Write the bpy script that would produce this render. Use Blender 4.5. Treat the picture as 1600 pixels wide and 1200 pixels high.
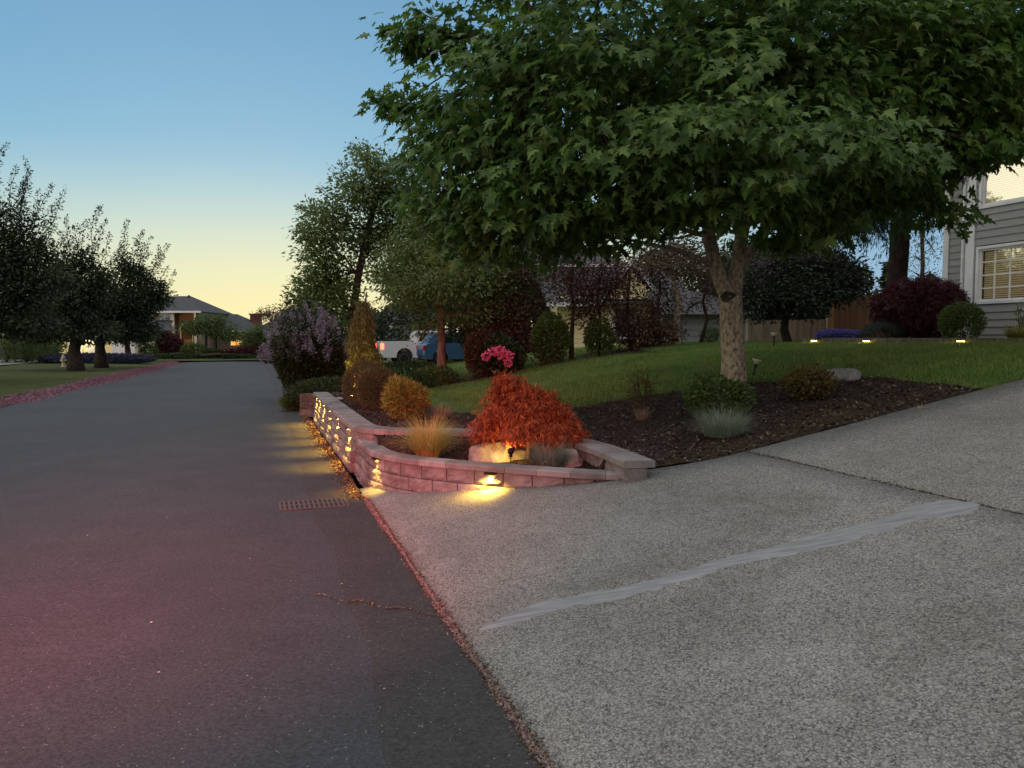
import bpy, math, random
import numpy as np
from mathutils import Vector
R = math.radians
random.seed(7)
rng = np.random.default_rng(11)
for o in list(bpy.data.objects): bpy.data.objects.remove(o)
S = bpy.context.scene
COL = S.collection
# ---------------- camera ----------------
CAMZ = 1.5; F = 1202.0; PITCH = math.atan(70/F)
cd = bpy.data.cameras.new('camera'); cam = bpy.data.objects.new('camera', cd); COL.objects.link(cam)
cd.sensor_width = 36; cd.lens = 36*F/1600; cd.clip_end = 3000; cd.clip_start = 0.05
cam.location = (0, 0, CAMZ); cam.rotation_euler = (math.pi/2-PITCH, 0, 0); S.camera = cam
# ---------------- sky, exposure ----------------
W = bpy.data.worlds.new("World"); S.world = W; W.use_nodes = True
wn = W.node_tree; bg = wn.nodes['Background']
sky = wn.nodes.new('ShaderNodeTexSky'); sky.sky_type = 'NISHITA'; sky.sun_disc = False
sky.sun_elevation = R(0); sky.sun_rotation = R(-17); sky.altitude = 0
sky.air_density = 1.0; sky.dust_density = 0.5; sky.ozone_density = 1.0
def WN(t, **k):
    n = wn.nodes.new(t)
    for a, v in k.items(): setattr(n, a, v)
    return n
def wmath(op, a, b):
    n = WN('ShaderNodeMath', operation=op)
    for i, v in enumerate((a, b)):
        if isinstance(v, (int, float)): n.inputs[i].default_value = v
        else: wn.links.new(v, n.inputs[i])
    return n.outputs[0]
sep = WN('ShaderNodeSeparateColor'); wn.links.new(sky.outputs[0], sep.inputs[0]); cmb = WN('ShaderNodeCombineColor')
for i, (g, k, c0) in enumerate(((.68, .20, .012), (.65, .44, 0), (1.0, .50, .17))):
    wn.links.new(wmath('ADD', wmath('MULTIPLY', wmath('POWER', sep.outputs[i], g), k), c0), cmb.inputs[i])
# pale fill added to the sky overhead and behind the view, lights the ground
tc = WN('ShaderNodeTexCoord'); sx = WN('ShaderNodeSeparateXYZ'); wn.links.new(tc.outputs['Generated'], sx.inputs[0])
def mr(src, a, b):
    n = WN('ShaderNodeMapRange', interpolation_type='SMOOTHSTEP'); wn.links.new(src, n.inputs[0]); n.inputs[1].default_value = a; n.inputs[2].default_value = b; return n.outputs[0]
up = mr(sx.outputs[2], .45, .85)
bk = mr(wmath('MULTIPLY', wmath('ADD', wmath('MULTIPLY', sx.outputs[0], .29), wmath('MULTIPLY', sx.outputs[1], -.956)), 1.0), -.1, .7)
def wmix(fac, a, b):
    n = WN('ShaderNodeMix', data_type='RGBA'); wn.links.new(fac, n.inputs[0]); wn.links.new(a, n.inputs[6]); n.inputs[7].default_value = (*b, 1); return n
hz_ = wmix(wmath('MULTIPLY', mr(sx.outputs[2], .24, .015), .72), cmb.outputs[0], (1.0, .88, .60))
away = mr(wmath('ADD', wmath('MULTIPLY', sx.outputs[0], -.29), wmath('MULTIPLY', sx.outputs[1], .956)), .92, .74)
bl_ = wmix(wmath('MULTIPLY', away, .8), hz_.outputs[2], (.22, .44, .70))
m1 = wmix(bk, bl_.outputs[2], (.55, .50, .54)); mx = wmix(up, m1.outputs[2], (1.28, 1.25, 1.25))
# bright band added low in the west, outside the view, lights house and lawn
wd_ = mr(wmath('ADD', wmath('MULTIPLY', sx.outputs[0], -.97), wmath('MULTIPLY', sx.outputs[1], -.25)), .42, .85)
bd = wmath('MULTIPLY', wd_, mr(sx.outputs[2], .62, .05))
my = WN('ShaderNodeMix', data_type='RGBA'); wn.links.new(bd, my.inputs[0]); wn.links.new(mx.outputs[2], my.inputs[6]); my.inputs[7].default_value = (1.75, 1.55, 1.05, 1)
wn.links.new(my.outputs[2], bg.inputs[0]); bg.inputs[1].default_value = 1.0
S.view_settings.view_transform = 'Standard'; S.view_settings.look = 'None'
S.view_settings.gamma = 1; S.view_settings.exposure = 0
S.render.engine = 'CYCLES'
S.cycles.use_denoising = True
S.cycles.max_bounces = 6; S.cycles.diffuse_bounces = 3; S.cycles.glossy_bounces = 3
S.cycles.transmission_bounces = 4; S.cycles.transparent_max_bounces = 6
S.cycles.sample_clamp_indirect = 4
# after-glow just on the horizon: a very weak warm sun down the road
sd = bpy.data.lights.new('sun', 'SUN'); sd.energy = 0.12; sd.angle = R(12); sd.color = (1, .75, .45)
so = bpy.data.objects.new('sun', sd); COL.objects.link(so)
so.rotation_euler = Vector((math.sin(R(-17)), math.cos(R(-17)), .06)).to_track_quat('Z', 'Y').to_euler()

# ---------------- frames of reference ----------------
TH = R(18.3); CT, ST = math.cos(TH), math.sin(TH)
def uv2w(u, v): return (-ST*u + CT*v, CT*u + ST*v)          # along the road, across the road (right +)
def w2uv(x, y): return (-ST*x + CT*y, CT*x + ST*y)
def ray(px, py):
    a = (px-800)/F; b = (600-py)/F
    d = Vector((a, math.cos(PITCH)+b*math.sin(PITCH), -math.sin(PITCH)+b*math.cos(PITCH)))
    return d/d.y
def at(px, py, Y):
    d = ray(px, py); return Vector((d.x*Y, Y, CAMZ+d.z*Y))
def sst(a, b, x):
    t = np.clip((x-a)/(b-a), 0, 1); return t*t*(3-2*t)
def Fv(v):
    t = np.clip(v-.98, 0, None)
    return np.where(t < 6.5, t, 6.5+1.5*(1-np.exp(-(np.clip(t, 6.5, None)-6.5)/1.5)))
def down(u): return -.006*np.clip(u-10, 0, 90)
def slope(u): return .18-.12*sst(17.5, 36, u)
def uedge(v): return np.where(v < 3.8, 5.57+.35*(1-sst(2.6, 3.8, v)), 5.57)
def H(u, v):
    u = np.asarray(u, float); v = np.asarray(v, float)
    base = slope(u)*Fv(v)
    d = np.clip(u-uedge(v), 0, None)
    rise = np.maximum(base, np.minimum(.45, base+.6*d))
    z = np.where((v > 1.0) & (u > uedge(v)) & (u < 16), rise, base)
    left = np.where(v < -6.0, .10+.012*np.clip(-v-6, 0, 20), 0)
    return z + left + down(u)
def ground(x, y): u, v = w2uv(x, y); return float(H(u, v))
def cast(px, py, dz=0):
    d = ray(px, py); t = 2.0
    while t < 90:
        x, y, z = d.x*t, t, CAMZ+d.z*t
        if z <= ground(x, y)+dz: return Vector((x, y, z))
        t += .02 if t < 30 else .08
    return Vector((d.x*60, 60, ground(d.x*60, 60)))
def onp(px, Y):      # point on the ground in the direction of px at depth Y
    x = (px-800)/F*Y; return Vector((x, Y, ground(x, Y)))

# ---------------- node material helpers ----------------
def mat(name, col=(.5,.5,.5), rough=.8, metal=0, spec=.3):
    m = bpy.data.materials.new(name); m.use_nodes = True
    b = m.node_tree.nodes['Principled BSDF']
    b.inputs['Base Color'].default_value = (*col, 1); b.inputs['Roughness'].default_value = rough
    b.inputs['Metallic'].default_value = metal; b.inputs['Specular IOR Level'].default_value = spec
    return m
def N(m, t, **k):
    n = m.node_tree.nodes.new(t)
    for a, v in k.items():
        if a in n.inputs: n.inputs[a].default_value = v
        else: setattr(n, a, v)
    return n
def L(m, a, b): m.node_tree.links.new(a, b)
def P(m): return m.node_tree.nodes['Principled BSDF']
def ramp(m, src, stops, interp='LINEAR'):
    r = N(m, 'ShaderNodeValToRGB'); e = r.color_ramp.elements; r.color_ramp.interpolation = interp
    while len(e) < len(stops): e.new(.5)
    for i, (p, c) in enumerate(stops):
        e[i].position = p; e[i].color = (*c, 1) if not isinstance(c, (int, float)) else (c, c, c, 1)
    L(m, src, r.inputs[0]); return r.outputs[0]
def mix(m, fac, a, b, mode='MIX'):
    x = N(m, 'ShaderNodeMix', data_type='RGBA', blend_type=mode)
    for s, v in ((0, fac), (6, a), (7, b)):
        if isinstance(v, (int, float)): x.inputs[s].default_value = v if s == 0 else (v, v, v, 1)
        elif isinstance(v, tuple): x.inputs[s].default_value = (*v, 1)
        else: L(m, v, x.inputs[s])
    return x.outputs[2]
def coords(m, kind='Object'): return N(m, 'ShaderNodeTexCoord').outputs[kind]
def noise(m, vec, scale, detail=4, rough=.55, dist=0):
    n = N(m, 'ShaderNodeTexNoise'); n.inputs['Scale'].default_value = scale; n.inputs['Detail'].default_value = detail
    n.inputs['Roughness'].default_value = rough; n.inputs['Distortion'].default_value = dist
    L(m, vec, n.inputs['Vector']); return n.outputs[0]
def voro(m, vec, scale, feature='F1', rnd=1):
    n = N(m, 'ShaderNodeTexVoronoi', feature=feature); n.inputs['Scale'].default_value = scale
    n.inputs['Randomness'].default_value = rnd; L(m, vec, n.inputs['Vector']); return n
def bump(m, h, strength=.4, dist=.01, prev=None):
    b = N(m, 'ShaderNodeBump'); b.inputs['Strength'].default_value = strength; b.inputs['Distance'].default_value = dist
    L(m, h, b.inputs['Height'])
    if prev is not None: L(m, prev, b.inputs['Normal'])
    return b.outputs[0]
def base(m, c): L(m, c, P(m).inputs['Base Color'])
def nrm(m, n): L(m, n, P(m).inputs['Normal'])

def leafmat(name, c1, c2, c3=None, trans=.35, rough=.55, spec=.35):
    """every leaf its own tone between c1 and c2, part of the light passes through"""
    m = mat(name, c1, rough, spec=spec)
    g = N(m, 'ShaderNodeNewGeometry')
    stops = [(0, c1), (1, c2)] if c3 is None else [(0, c1), (.6, c2), (1, c3)]
    c = ramp(m, g.outputs['Random Per Island'], stops)
    base(m, c)
    tr = N(m, 'ShaderNodeBsdfTranslucent'); L(m, c, tr.inputs[0])
    ms = N(m, 'ShaderNodeMixShader'); ms.inputs[0].default_value = trans
    out = m.node_tree.nodes['Material Output']
    L(m, P(m).outputs[0], ms.inputs[1]); L(m, tr.outputs[0], ms.inputs[2]); L(m, ms.outputs[0], out.inputs[0])
    return m
def barkmat(name, c1, c2, scale=14, stretch=.35, strength=.8):
    m = mat(name, c1, .9, spec=.15)
    mp = N(m, 'ShaderNodeMapping'); mp.inputs['Scale'].default_value = (1, 1, stretch); L(m, coords(m), mp.inputs[0])
    n1 = noise(m, mp.outputs[0], scale, 6, .65); n2 = noise(m, mp.outputs[0], scale*4, 3)
    base(m, ramp(m, n1, [(.35, c1), (.62, c2)])); nrm(m, bump(m, mix(m, .4, n1, n2), strength, .03)); return m
def emis(name, col, s):
    m = bpy.data.materials.new(name); m.use_nodes = True; nt = m.node_tree
    nt.nodes.remove(nt.nodes['Principled BSDF']); e = nt.nodes.new('ShaderNodeEmission')
    e.inputs[0].default_value = (*col, 1); e.inputs[1].default_value = s
    nt.links.new(e.outputs[0], nt.nodes['Material Output'].inputs[0]); return m

# asphalt
def asphalt(name, c1, c2, speck=.22):
    m = mat(name, c1, .85, spec=.3); co = coords(m)
    big = noise(m, co, .35, 5, .6); fine = noise(m, co, 60, 4, .7)
    v = voro(m, co, 95); patch = noise(m, co, 2.2, 6, .65)
    c = ramp(m, big, [(.3, c1), (.7, c2)])
    c = mix(m, .7, c, ramp(m, fine, [(.35, .25), (.65, 1.15)]), 'MULTIPLY')
    c = mix(m, .35, c, ramp(m, patch, [(.35, .55), (.65, 1.0)]), 'MULTIPLY')
    st = N(m, 'ShaderNodeSeparateColor'); L(m, v.outputs['Color'], st.inputs[0])
    sp = ramp(m, st.outputs[0], [(.975, 0.0), (.99, 1.0)])
    dd = ramp(m, v.outputs['Distance'], [(.25, 1.0), (.4, 0.0)])
    mk = mix(m, 1.0, sp, dd, 'MULTIPLY')
    c = mix(m, mk, c, (speck, speck, speck*.95)); base(m, c)
    v2 = voro(m, co, 130)
    nrm(m, bump(m, mix(m, .5, v2.outputs['Distance'], fine), .7, .006)); return m
M = {}
M['asphalt'] = asphalt('worn asphalt', (.050,.055,.063), (.068,.072,.079))
M['asphalt_dark'] = asphalt('newer asphalt', (.043,.042,.043), (.060,.058,.059), .25)
# exposed aggregate concrete
m = mat('exposed aggregate concrete', rough=.82, spec=.3); co = coords(m)
v = voro(m, co, 82); v2 = voro(m, co, 150); sc = N(m, 'ShaderNodeSeparateColor'); L(m, v.outputs['Color'], sc.inputs[0])
sc2 = N(m, 'ShaderNodeSeparateColor'); L(m, v2.outputs['Color'], sc2.inputs[0])
peb = ramp(m, sc.outputs[0], [(0, (.05,.05,.055)), (.18, (.12,.12,.12)), (.45, (.29,.28,.27)), (.75, (.38,.37,.355)), (1, (.50,.49,.47))])
peb2 = ramp(m, sc2.outputs[1], [(0, (.16,.16,.16)), (.6, (.34,.33,.315)), (1, (.46,.45,.43))])
sel = ramp(m, voro(m, co, 100).outputs['Distance'], [(.35, 1.0), (.5, 0.0)])
c = mix(m, sel, peb2, peb); gap = ramp(m, v.outputs['Distance'], [(.45, 1.03), (.75, .45)])
c = mix(m, .8, c, gap, 'MULTIPLY'); c = mix(m, 1.0, c, (.70, .705, .69), 'MULTIPLY')
st = noise(m, co, 1.1, 7, .62); c = mix(m, .9, c, ramp(m, noise(m, co, .55, 8, .7, .4), [(.34, (.70,.69,.66)), (.5, (1.0,1.0,1.0)), (.68, (1.06,1.06,1.05))]), 'MULTIPLY'); c = mix(m, .75, c, ramp(m, st, [(.3, (.78,.77,.75)), (.66, (1.08,1.08,1.07))]), 'MULTIPLY')
wear = noise(m, co, 5, 5, .7); c = mix(m, ramp(m, wear, [(.5, 0.0), (.72, .22)]), c, (.35,.345,.33))
base(m, c); nrm(m, bump(m, v2.outputs['Distance'], .25, .003, bump(m, v.outputs['Distance'], .8, .006)))
M['aggregate'] = m
m = mat('smooth repair mortar', rough=.8, spec=.2); co = coords(m); mp = N(m, 'ShaderNodeMapping'); mp.inputs['Rotation'].default_value = (0,0,R(-28)); mp.inputs['Scale'].default_value = (1, 7, 1); L(m, co, mp.inputs[0])
n1 = noise(m, mp.outputs[0], 5, 6, .6, .6); base(m, ramp(m, n1, [(.3, (.15,.155,.16)), (.55, (.225,.23,.24)), (.8, (.31,.315,.325))])); nrm(m, bump(m, noise(m, co, 30, 4, .6), .2, .002)); M['mortar'] = m
# split-face wall block
def blockmat(name, c1, c2):
    m = mat(name, c1, .92, spec=.15); co = coords(m)
    n1 = noise(m, co, 9, 6, .7); n2 = noise(m, co, 70, 4, .7); g = N(m, 'ShaderNodeNewGeometry')
    c = ramp(m, n1, [(.3, c1), (.7, c2)]); c = mix(m, .3, c, ramp(m, n2, [(.3, .5), (.7, 1.1)]), 'MULTIPLY')
    c = mix(m, .8, c, ramp(m, g.outputs['Random Per Island'], [(0, .62), (1, 1.12)]), 'MULTIPLY'); c = mix(m, .8, c, ramp(m, noise(m, co, 2.3, 6, .7), [(.38, (.62,.58,.54)), (.56, (1.0,1.0,1.0))]), 'MULTIPLY')
    base(m, c); nrm(m, bump(m, mix(m, .5, n1, n2), .55, .012)); return m
M['block'] = blockmat('split face grey brown block', (.18,.165,.16), (.31,.285,.275))
M['capstone'] = blockmat('smooth concrete cap', (.23,.22,.215), (.31,.295,.285))
M['brownblock'] = blockmat('brown garden block', (.14,.10,.085), (.22,.16,.14))
# soil
def soil(name, c1, c2, c3):
    m = mat(name, c1, .95, spec=.1); co = coords(m)
    n1 = noise(m, co, 25, 6, .75); n2 = noise(m, co, 3, 4); v = voro(m, co, 60)
    c = ramp(m, n1, [(.35, c1), (.55, c2), (.72, c3)]); c = mix(m, .5, c, ramp(m, n2, [(.35, .55), (.65, 1.1)]), 'MULTIPLY')
    base(m, c); nrm(m, bump(m, mix(m, .5, n1, v.outputs['Distance']), 1, .03)); return m
M['mulch'] = soil('bark mulch', (.020,.014,.011), (.050,.034,.026), (.11,.08,.06))
M['turf'] = soil('turf base', (.07,.11,.025), (.10,.15,.035), (.13,.18,.06))
M['turf_far'] = soil('turf by the road', (.05,.065,.02), (.075,.09,.03), (.12,.12,.055))
M['grass'] = leafmat('grass blades', (.10,.18,.035), (.16,.26,.055), (.25,.30,.11), .4)
def patchy(m, scale, lo, hi):
    "tone patches that belong to the turf itself"
    nt = m.node_tree; src = P(m).inputs['Base Color'].links[0].from_socket
    c = mix(m, 1.0, src, ramp(m, noise(m, coords(m), scale, 5, .6), [(.35, lo), (.65, hi)]), 'MULTIPLY'); base(m, c)
    for n in nt.nodes:
        if n.type == 'BSDF_TRANSLUCENT': L(m, c, n.inputs[0])
patchy(M['grass'], .9, (.66,.76,.75), (1.22,1.08,1.05)); patchy(M['turf_far'], .35, (.75,.8,.75), (1.2,1.1,1.1))
M['chip'] = leafmat('bark chips', (.03,.021,.017), (.07,.05,.038), (.16,.13,.10), 0, .9, .1)
M['dust'] = soil('road grit', (.05,.04,.035), (.10,.08,.06), (.2,.16,.12))
M['earth'] = soil('earth', (.03,.03,.02), (.05,.05,.03), (.07,.07,.04))

# ---------------- object helpers ----------------
def tag(o, label=None, cat=None, group=None, kind=None):
    for k, v in (('label', label), ('category', cat), ('group', group), ('kind', kind)):
        if v: o[k] = v
    return o
def empty(name, loc, label, cat, group=None, rz=0):
    o = bpy.data.objects.new(name, None); COL.objects.link(o); o.location = loc; o.rotation_euler.z = rz
    o.empty_display_size = .1
    return tag(o, label, cat, group)
def link(name, me, mats, parent=None, smooth=False, loc=None):
    if not isinstance(mats, (list, tuple)): mats = [mats]
    for x in mats: me.materials.append(x)
    if smooth: me.shade_smooth()
    o = bpy.data.objects.new(name, me); COL.objects.link(o)
    if parent is not None: o.parent = parent
    if loc is not None: o.location = loc
    return o
class MB:
    """collects geometry; ox, oy, oz is taken off every vertex so that parts sit in their thing's own frame"""
    def __init__(s, o=(0,0,0)): s.v = []; s.f = []; s.mi = []; s.o = Vector(o)
    def add(s, vs, fs, mi=0):
        k = len(s.v); s.v += [tuple(Vector(p)-s.o) for p in vs]; s.f += [tuple(i+k for i in f) for f in fs]; s.mi += [mi]*len(fs)
    def box(s, a, b, mi=0, fr=None):
        vs = [(x, y, z) for x in (a[0], b[0]) for y in (a[1], b[1]) for z in (a[2], b[2])]
        if fr: vs = [fr(*p) for p in vs]
        fs = [(0,1,3,2), (4,6,7,5), (0,4,5,1), (2,3,7,6), (0,2,6,4), (1,5,7,3)]
        s.add(vs, fs, mi)
    def quad(s, a, b, c, d, mi=0): s.add([a, b, c, d], [(0,1,2,3)], mi)
    def tube(s, pts, rad, n=8, mi=0, rough=0, cap=True):
        pts = [Vector(p) for p in pts]; vs = []; fs = []; up = None
        for i, p in enumerate(pts):
            t = (pts[min(i+1, len(pts)-1)]-pts[max(i-1, 0)]).normalized()
            if up is None: up = Vector((1,0,0)) if abs(t.x) < .8 else Vector((0,1,0))
            a = (up-t*up.dot(t)).normalized(); b = t.cross(a); up = a
            r = rad[i] if hasattr(rad, '__len__') else rad
            for k in range(n):
                an = 2*math.pi*k/n; rr = r*(1+rough*(random.random()-.5))
                vs.append(p+a*math.cos(an)*rr+b*math.sin(an)*rr)
        for i in range(len(pts)-1):
            for k in range(n): fs.append((i*n+k, i*n+(k+1)%n, (i+1)*n+(k+1)%n, (i+1)*n+k))
        if cap: fs += [tuple(range(n))[::-1], tuple(range((len(pts)-1)*n, len(pts)*n))]
        s.add(vs, fs, mi)
    def lathe(s, prof, n=20, c=(0,0,0), axis='z', mi=0):
        vs = []; fs = []
        for r, h in prof:
            for k in range(n):
                a = 2*math.pi*k/n; x, y = r*math.cos(a), r*math.sin(a)
                p = (x, y, h) if axis == 'z' else ((x, h, y) if axis == 'y' else (h, x, y))
                vs.append((p[0]+c[0], p[1]+c[1], p[2]+c[2]))
        for i in range(len(prof)-1):
            for k in range(n): fs.append((i*n+k, i*n+(k+1)%n, (i+1)*n+(k+1)%n, (i+1)*n+k))
        fs += [tuple(range(n))[::-1], tuple(range((len(prof)-1)*n, len(prof)*n))]
        s.add(vs, fs, mi)
    def build(s, name, mats, parent=None, smooth=False, loc=None):
        me = bpy.data.meshes.new(name); me.from_pydata(s.v, [], s.f)
        if any(s.mi): me.polygons.foreach_set('material_index', s.mi)
        me.update(); return link(name, me, mats, parent, smooth, loc)
def npmesh(name, V, FL, parent=None, mats=None, smooth=False):
    """V (n,3) float, FL (m,k) int: one mesh, all faces with k corners"""
    me = bpy.data.meshes.new(name); n, k = FL.shape
    me.vertices.add(len(V)); me.vertices.foreach_set('co', np.ascontiguousarray(V, np.float32).ravel())
    me.loops.add(n*k); me.loops.foreach_set('vertex_index', FL.ravel().astype(np.int32))
    me.polygons.add(n); me.polygons.foreach_set('loop_start', np.arange(0, n*k, k, dtype=np.int32))
    me.update(calc_edges=True); me.validate(); return link(name, me, mats, parent, smooth)
# leaf templates: (verts, quads). tip along +y, lies in xy
def tpl(vs, fs): return np.array(vs, float), np.array(fs, int)
def mirror_leaf(half, droop=.0, fold=.15):
    """half outline from base (0,0) to tip (0,1) -> strip of quads on both sides of the midrib"""
    vs = []; fs = []
    n = len(half)
    for sgn in (-1, 1):
        k = len(vs)
        for (x, y, my) in half:
            vs.append((0, my, -droop*my*my)); vs.append((sgn*x, y, fold*x-droop*(y*y+x*x)))
        for i in range(n-1):
            a = k+2*i; q = (a, a+1, a+3, a+2); fs.append(q if sgn < 0 else q[::-1])
    return tpl(vs, fs)
# five-lobed leaf: lobes and notches left and right of the midrib (x, y, foot on midrib)
MAPLE = mirror_leaf([(.03,-.12,-.10), (.34,-.16,.02), (.17,.04,.10), (.60,.16,.16), (.52,.30,.2), (.22,.32,.26), (.36,.58,.38), (.13,.56,.5), (.13,.78,.7), (.015,1.0,1.0)], .28, .12)
OVAL = mirror_leaf([(.01,0,0), (.20,.25,.25), (.24,.5,.5), (.14,.8,.8), (.01,1,1)], .25, .35)
SMALL = mirror_leaf([(.01,0,0), (.26,.45,.45), (.01,1,1)], .15, .3)
TINY = tpl([(0,0,0), (.28,.45,.05), (0,1,0), (-.28,.45,.05)], [(0,1,2,3)])
NEEDLE = tpl([(0,0,0), (.06,.5,.0), (0,1,-.1), (-.06,.5,0)], [(0,1,2,3)])
LACE = tpl([(0,0,0), (.07,.35,.03), (0,1,-.25), (-.07,.35,.03), (0,.1,0), (.38,.55,-.02), (.55,.85,-.2), (.30,.62,0),
            (0,.1,0), (-.38,.55,-.02), (-.55,.85,-.2), (-.30,.62,0)], [(0,1,2,3), (4,5,6,7), (8,9,10,11)])
CHIP = tpl([(-.5,-.2,0), (.5,-.25,.06), (.45,.2,0), (-.45,.25,.08)], [(0,1,2,3)])
def unit(a): return a/np.maximum(np.linalg.norm(a, axis=-1, keepdims=True), 1e-9)
def scatter(T, pos, tip, nor, size):
    """place template T at pos (n,3) with tip direction and normal (n,3)"""
    V, Fq = T; tip = unit(tip); nor = nor-tip*(nor*tip).sum(1, keepdims=True); nor = unit(nor)
    side = np.cross(tip, nor); size = np.asarray(size).reshape(-1, 1, 1)
    out = pos[:, None, :]+size*(V[None, :, 0:1]*side[:, None]+V[None, :, 1:2]*tip[:, None]+V[None, :, 2:3]*nor[:, None])
    n, k = len(pos), len(V)
    return out.reshape(-1, 3), (Fq[None]+(np.arange(n)*k)[:, None, None]).reshape(-1, Fq.shape[1])
def rdir(n): return unit(rng.normal(size=(n, 3)))

def limb(mb, a, b, r0, r1, sag=.0, wob=.12, n=7, seg=7):
    a = Vector(a); b = Vector(b); ln = (b-a).length; pts = []; rad = []
    off = Vector(rng.normal(size=3))*wob*ln*.5
    for i in range(seg):
        t = i/(seg-1); p = a.lerp(b, t)+off*math.sin(math.pi*t)+Vector((0,0,1))*(sag*ln*math.sin(math.pi*t))
        p += Vector(rng.normal(size=3))*ln*.015*(0 < i < seg-1)
        pts.append(p); rad.append(r0*(1-t)**.8+r1*(1-(1-t)**.8))
    mb.tube(pts, rad, n, 1 if hasattr(mb, 'two') else 0, rough=.08); return pts
def shoot_leaves(mb, shoots, size, tw, PP, TT, NN, SS, dens=9.):
    "young shoots that stand out of the crown: start, tip; leaves all along"
    for a, b in shoots:
        a, b = Vector(a), Vector(b); pts = limb(mb, a, b, tw*1.6, tw*.4, .04, .12, 5, 6); ln = (b-a).length
        n = int(ln*dens/size*1.5)+5; t = rng.random(n)*1.02; q = np.array([list(p) for p in pts]); x = t*(len(q)-1); i = np.clip(x.astype(int), 0, len(q)-2)
        p = q[i]+(q[i+1]-q[i])*(x-i)[:, None]; r = rdir(n); PP.append(p+r*size*(.3+2.1*(1-t[:, None])*rng.random((n, 1))))
        ax = np.array(unit(np.array([list(b-a)]))[0]); td = ax*.6+r*.8+np.array([0, 0, -.15]); TT.append(td); NN.append(rng.normal(size=(n, 3))*.5+[0, 0, .7]); SS.append(size*(.6+.5*rng.random(n))*(1-.35*t))
def tree(name, basep, label, cat, trunk, r, blobs, leaf, leafm, bark, ncl, per, size, spread, group=None, droop=.3, up=.6, twigr=.008, anchors=None, bias=.4, hang=None, shoots=()):
    """trunk: list of points; blobs: (centre, radii); clusters of leaves sit on twigs that leave the limbs"""
    root = empty(name, basep, label, cat, group); o = Vector(basep)
    mb = MB(o)
    rr = [r*(1.35 if i == 0 else 1.06 if i == 1 else 1-.45*i/len(trunk)) for i in range(len(trunk))]
    mb.tube(trunk, rr, 14, rough=.06)
    anchors = anchors or [trunk[-1]]
    vol = np.array([(b[1][0]*b[1][1]*b[1][2])**(2/3) for b in blobs]); vol = vol**.8; cnt = np.maximum(4, (ncl*vol/vol.sum())).astype(int)
    PP = []; TT = []; NN = []; SS = []
    for (c, rad), n in zip(blobs, cnt):
        c = Vector(c); a = min(anchors, key=lambda q: (Vector(q)-c).length)
        pts = limb(mb, a, c, r*.24, twigr*1.4, .08)
        d = rdir(n); q = rng.random(n)**bias
        p = np.array(c)+d*q[:, None]*np.array(rad)
        nodes = np.array([list(x) for x in pts[2:]])
        subs = []
        for k in range(min(7, max(2, n//10))):      # second-order limbs
            j = rng.integers(n); e = np.array(c)+(p[j]-np.array(c))*.8
            s = limb(mb, pts[-1-int(rng.integers(3))], e, twigr*2.6, twigr, .05, .2, 5, 5); subs += [list(x) for x in s]
        allp = np.vstack([nodes, np.array(subs)])
        for j in range(n):
            w = allp[np.argmin(((allp-p[j])**2).sum(1))]
            if j % 2 == 0: limb(mb, w, p[j], twigr*.9, twigr*.35, 0, .15, 4, 3)
        out = unit(d*.7+np.array([0, 0, .25]))
        for j in range(n):
            k = max(2, int(per*(.6+.8*rng.random())))
            g = np.clip(rng.normal(size=(k, 3)), -1.8, 1.8)*spread*np.array([1, 1, .62])
            if hang: g[:, 2] = -abs(g[:, 2])*hang
            PP.append(p[j]+g)
            td = unit(out[j]*.6+unit(g)*.9+rng.normal(size=(k, 3))*.35); td[:, 2] -= droop
            TT.append(td)
            nn = rng.normal(size=(k, 3))*.55+out[j]*.35; nn[:, 2] += up; NN.append(nn)
            SS.append(size*(.6+.6*rng.random(k)))
    shoot_leaves(mb, shoots, size, twigr, PP, TT, NN, SS)
    mb.build('trunk', bark, root, True)
    V, Fq = scatter(leaf, np.vstack(PP), np.vstack(TT), np.vstack(NN), np.concatenate(SS))
    V = V-np.array(o); npmesh('crown', V, Fq, root, leafm)
    return root
def bush(name, basep, label, rad, leaf, leafm, n, size, cat='bush', group=None, bark=None, stems=7, flat=.0, out=1.0, droop=0.1, lumps=9, lump=.28, shell=.35, parts=True):
    """a rounded shrub: stems from the root, leaves through an uneven dome"""
    root = empty(name, basep, label, cat, group); rx, ry, rz = rad
    mb = MB()
    for k in range(stems):
        a = 2*math.pi*(k+random.random())/stems; q = .3+.5*random.random()
        limb(mb, (0.02*math.cos(a), .02*math.sin(a), -.03), (rx*q*math.cos(a), ry*q*math.sin(a), rz*(.6+.9*random.random()*.5)), max(.008, rx*.025), .004, .05, .15, 5, 5)
    if parts: mb.build('stem', bark or M['bark_dark'], root, True)
    ld = rdir(lumps); ld[:, 2] = abs(ld[:, 2])
    d = rdir(n); d[:, 2] = d[:, 2]*.75+.25
    d = unit(d)
    k = 1+lump*(np.max(d@ld.T, axis=1)**6-.4)
    q = 1-shell*rng.random(n)**1.4*1.0
    p = d*(q*k)[:, None]*np.array([rx, ry, rz*.62])+np.array([0, 0, rz*.5])
    p[:, 2] = np.maximum(p[:, 2], .02+.05*rng.random(n))
    t = d*out+rng.normal(size=(n, 3))*.5; t[:, 2] += .25-droop
    nn = rng.normal(size=(n, 3))*.6+d*.5; nn[:, 2] += .4
    V, Fq = scatter(leaf, p, t, nn, size*(.6+.7*rng.random(n)))
    npmesh('foliage', V, Fq, root, leafm); return root
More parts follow.
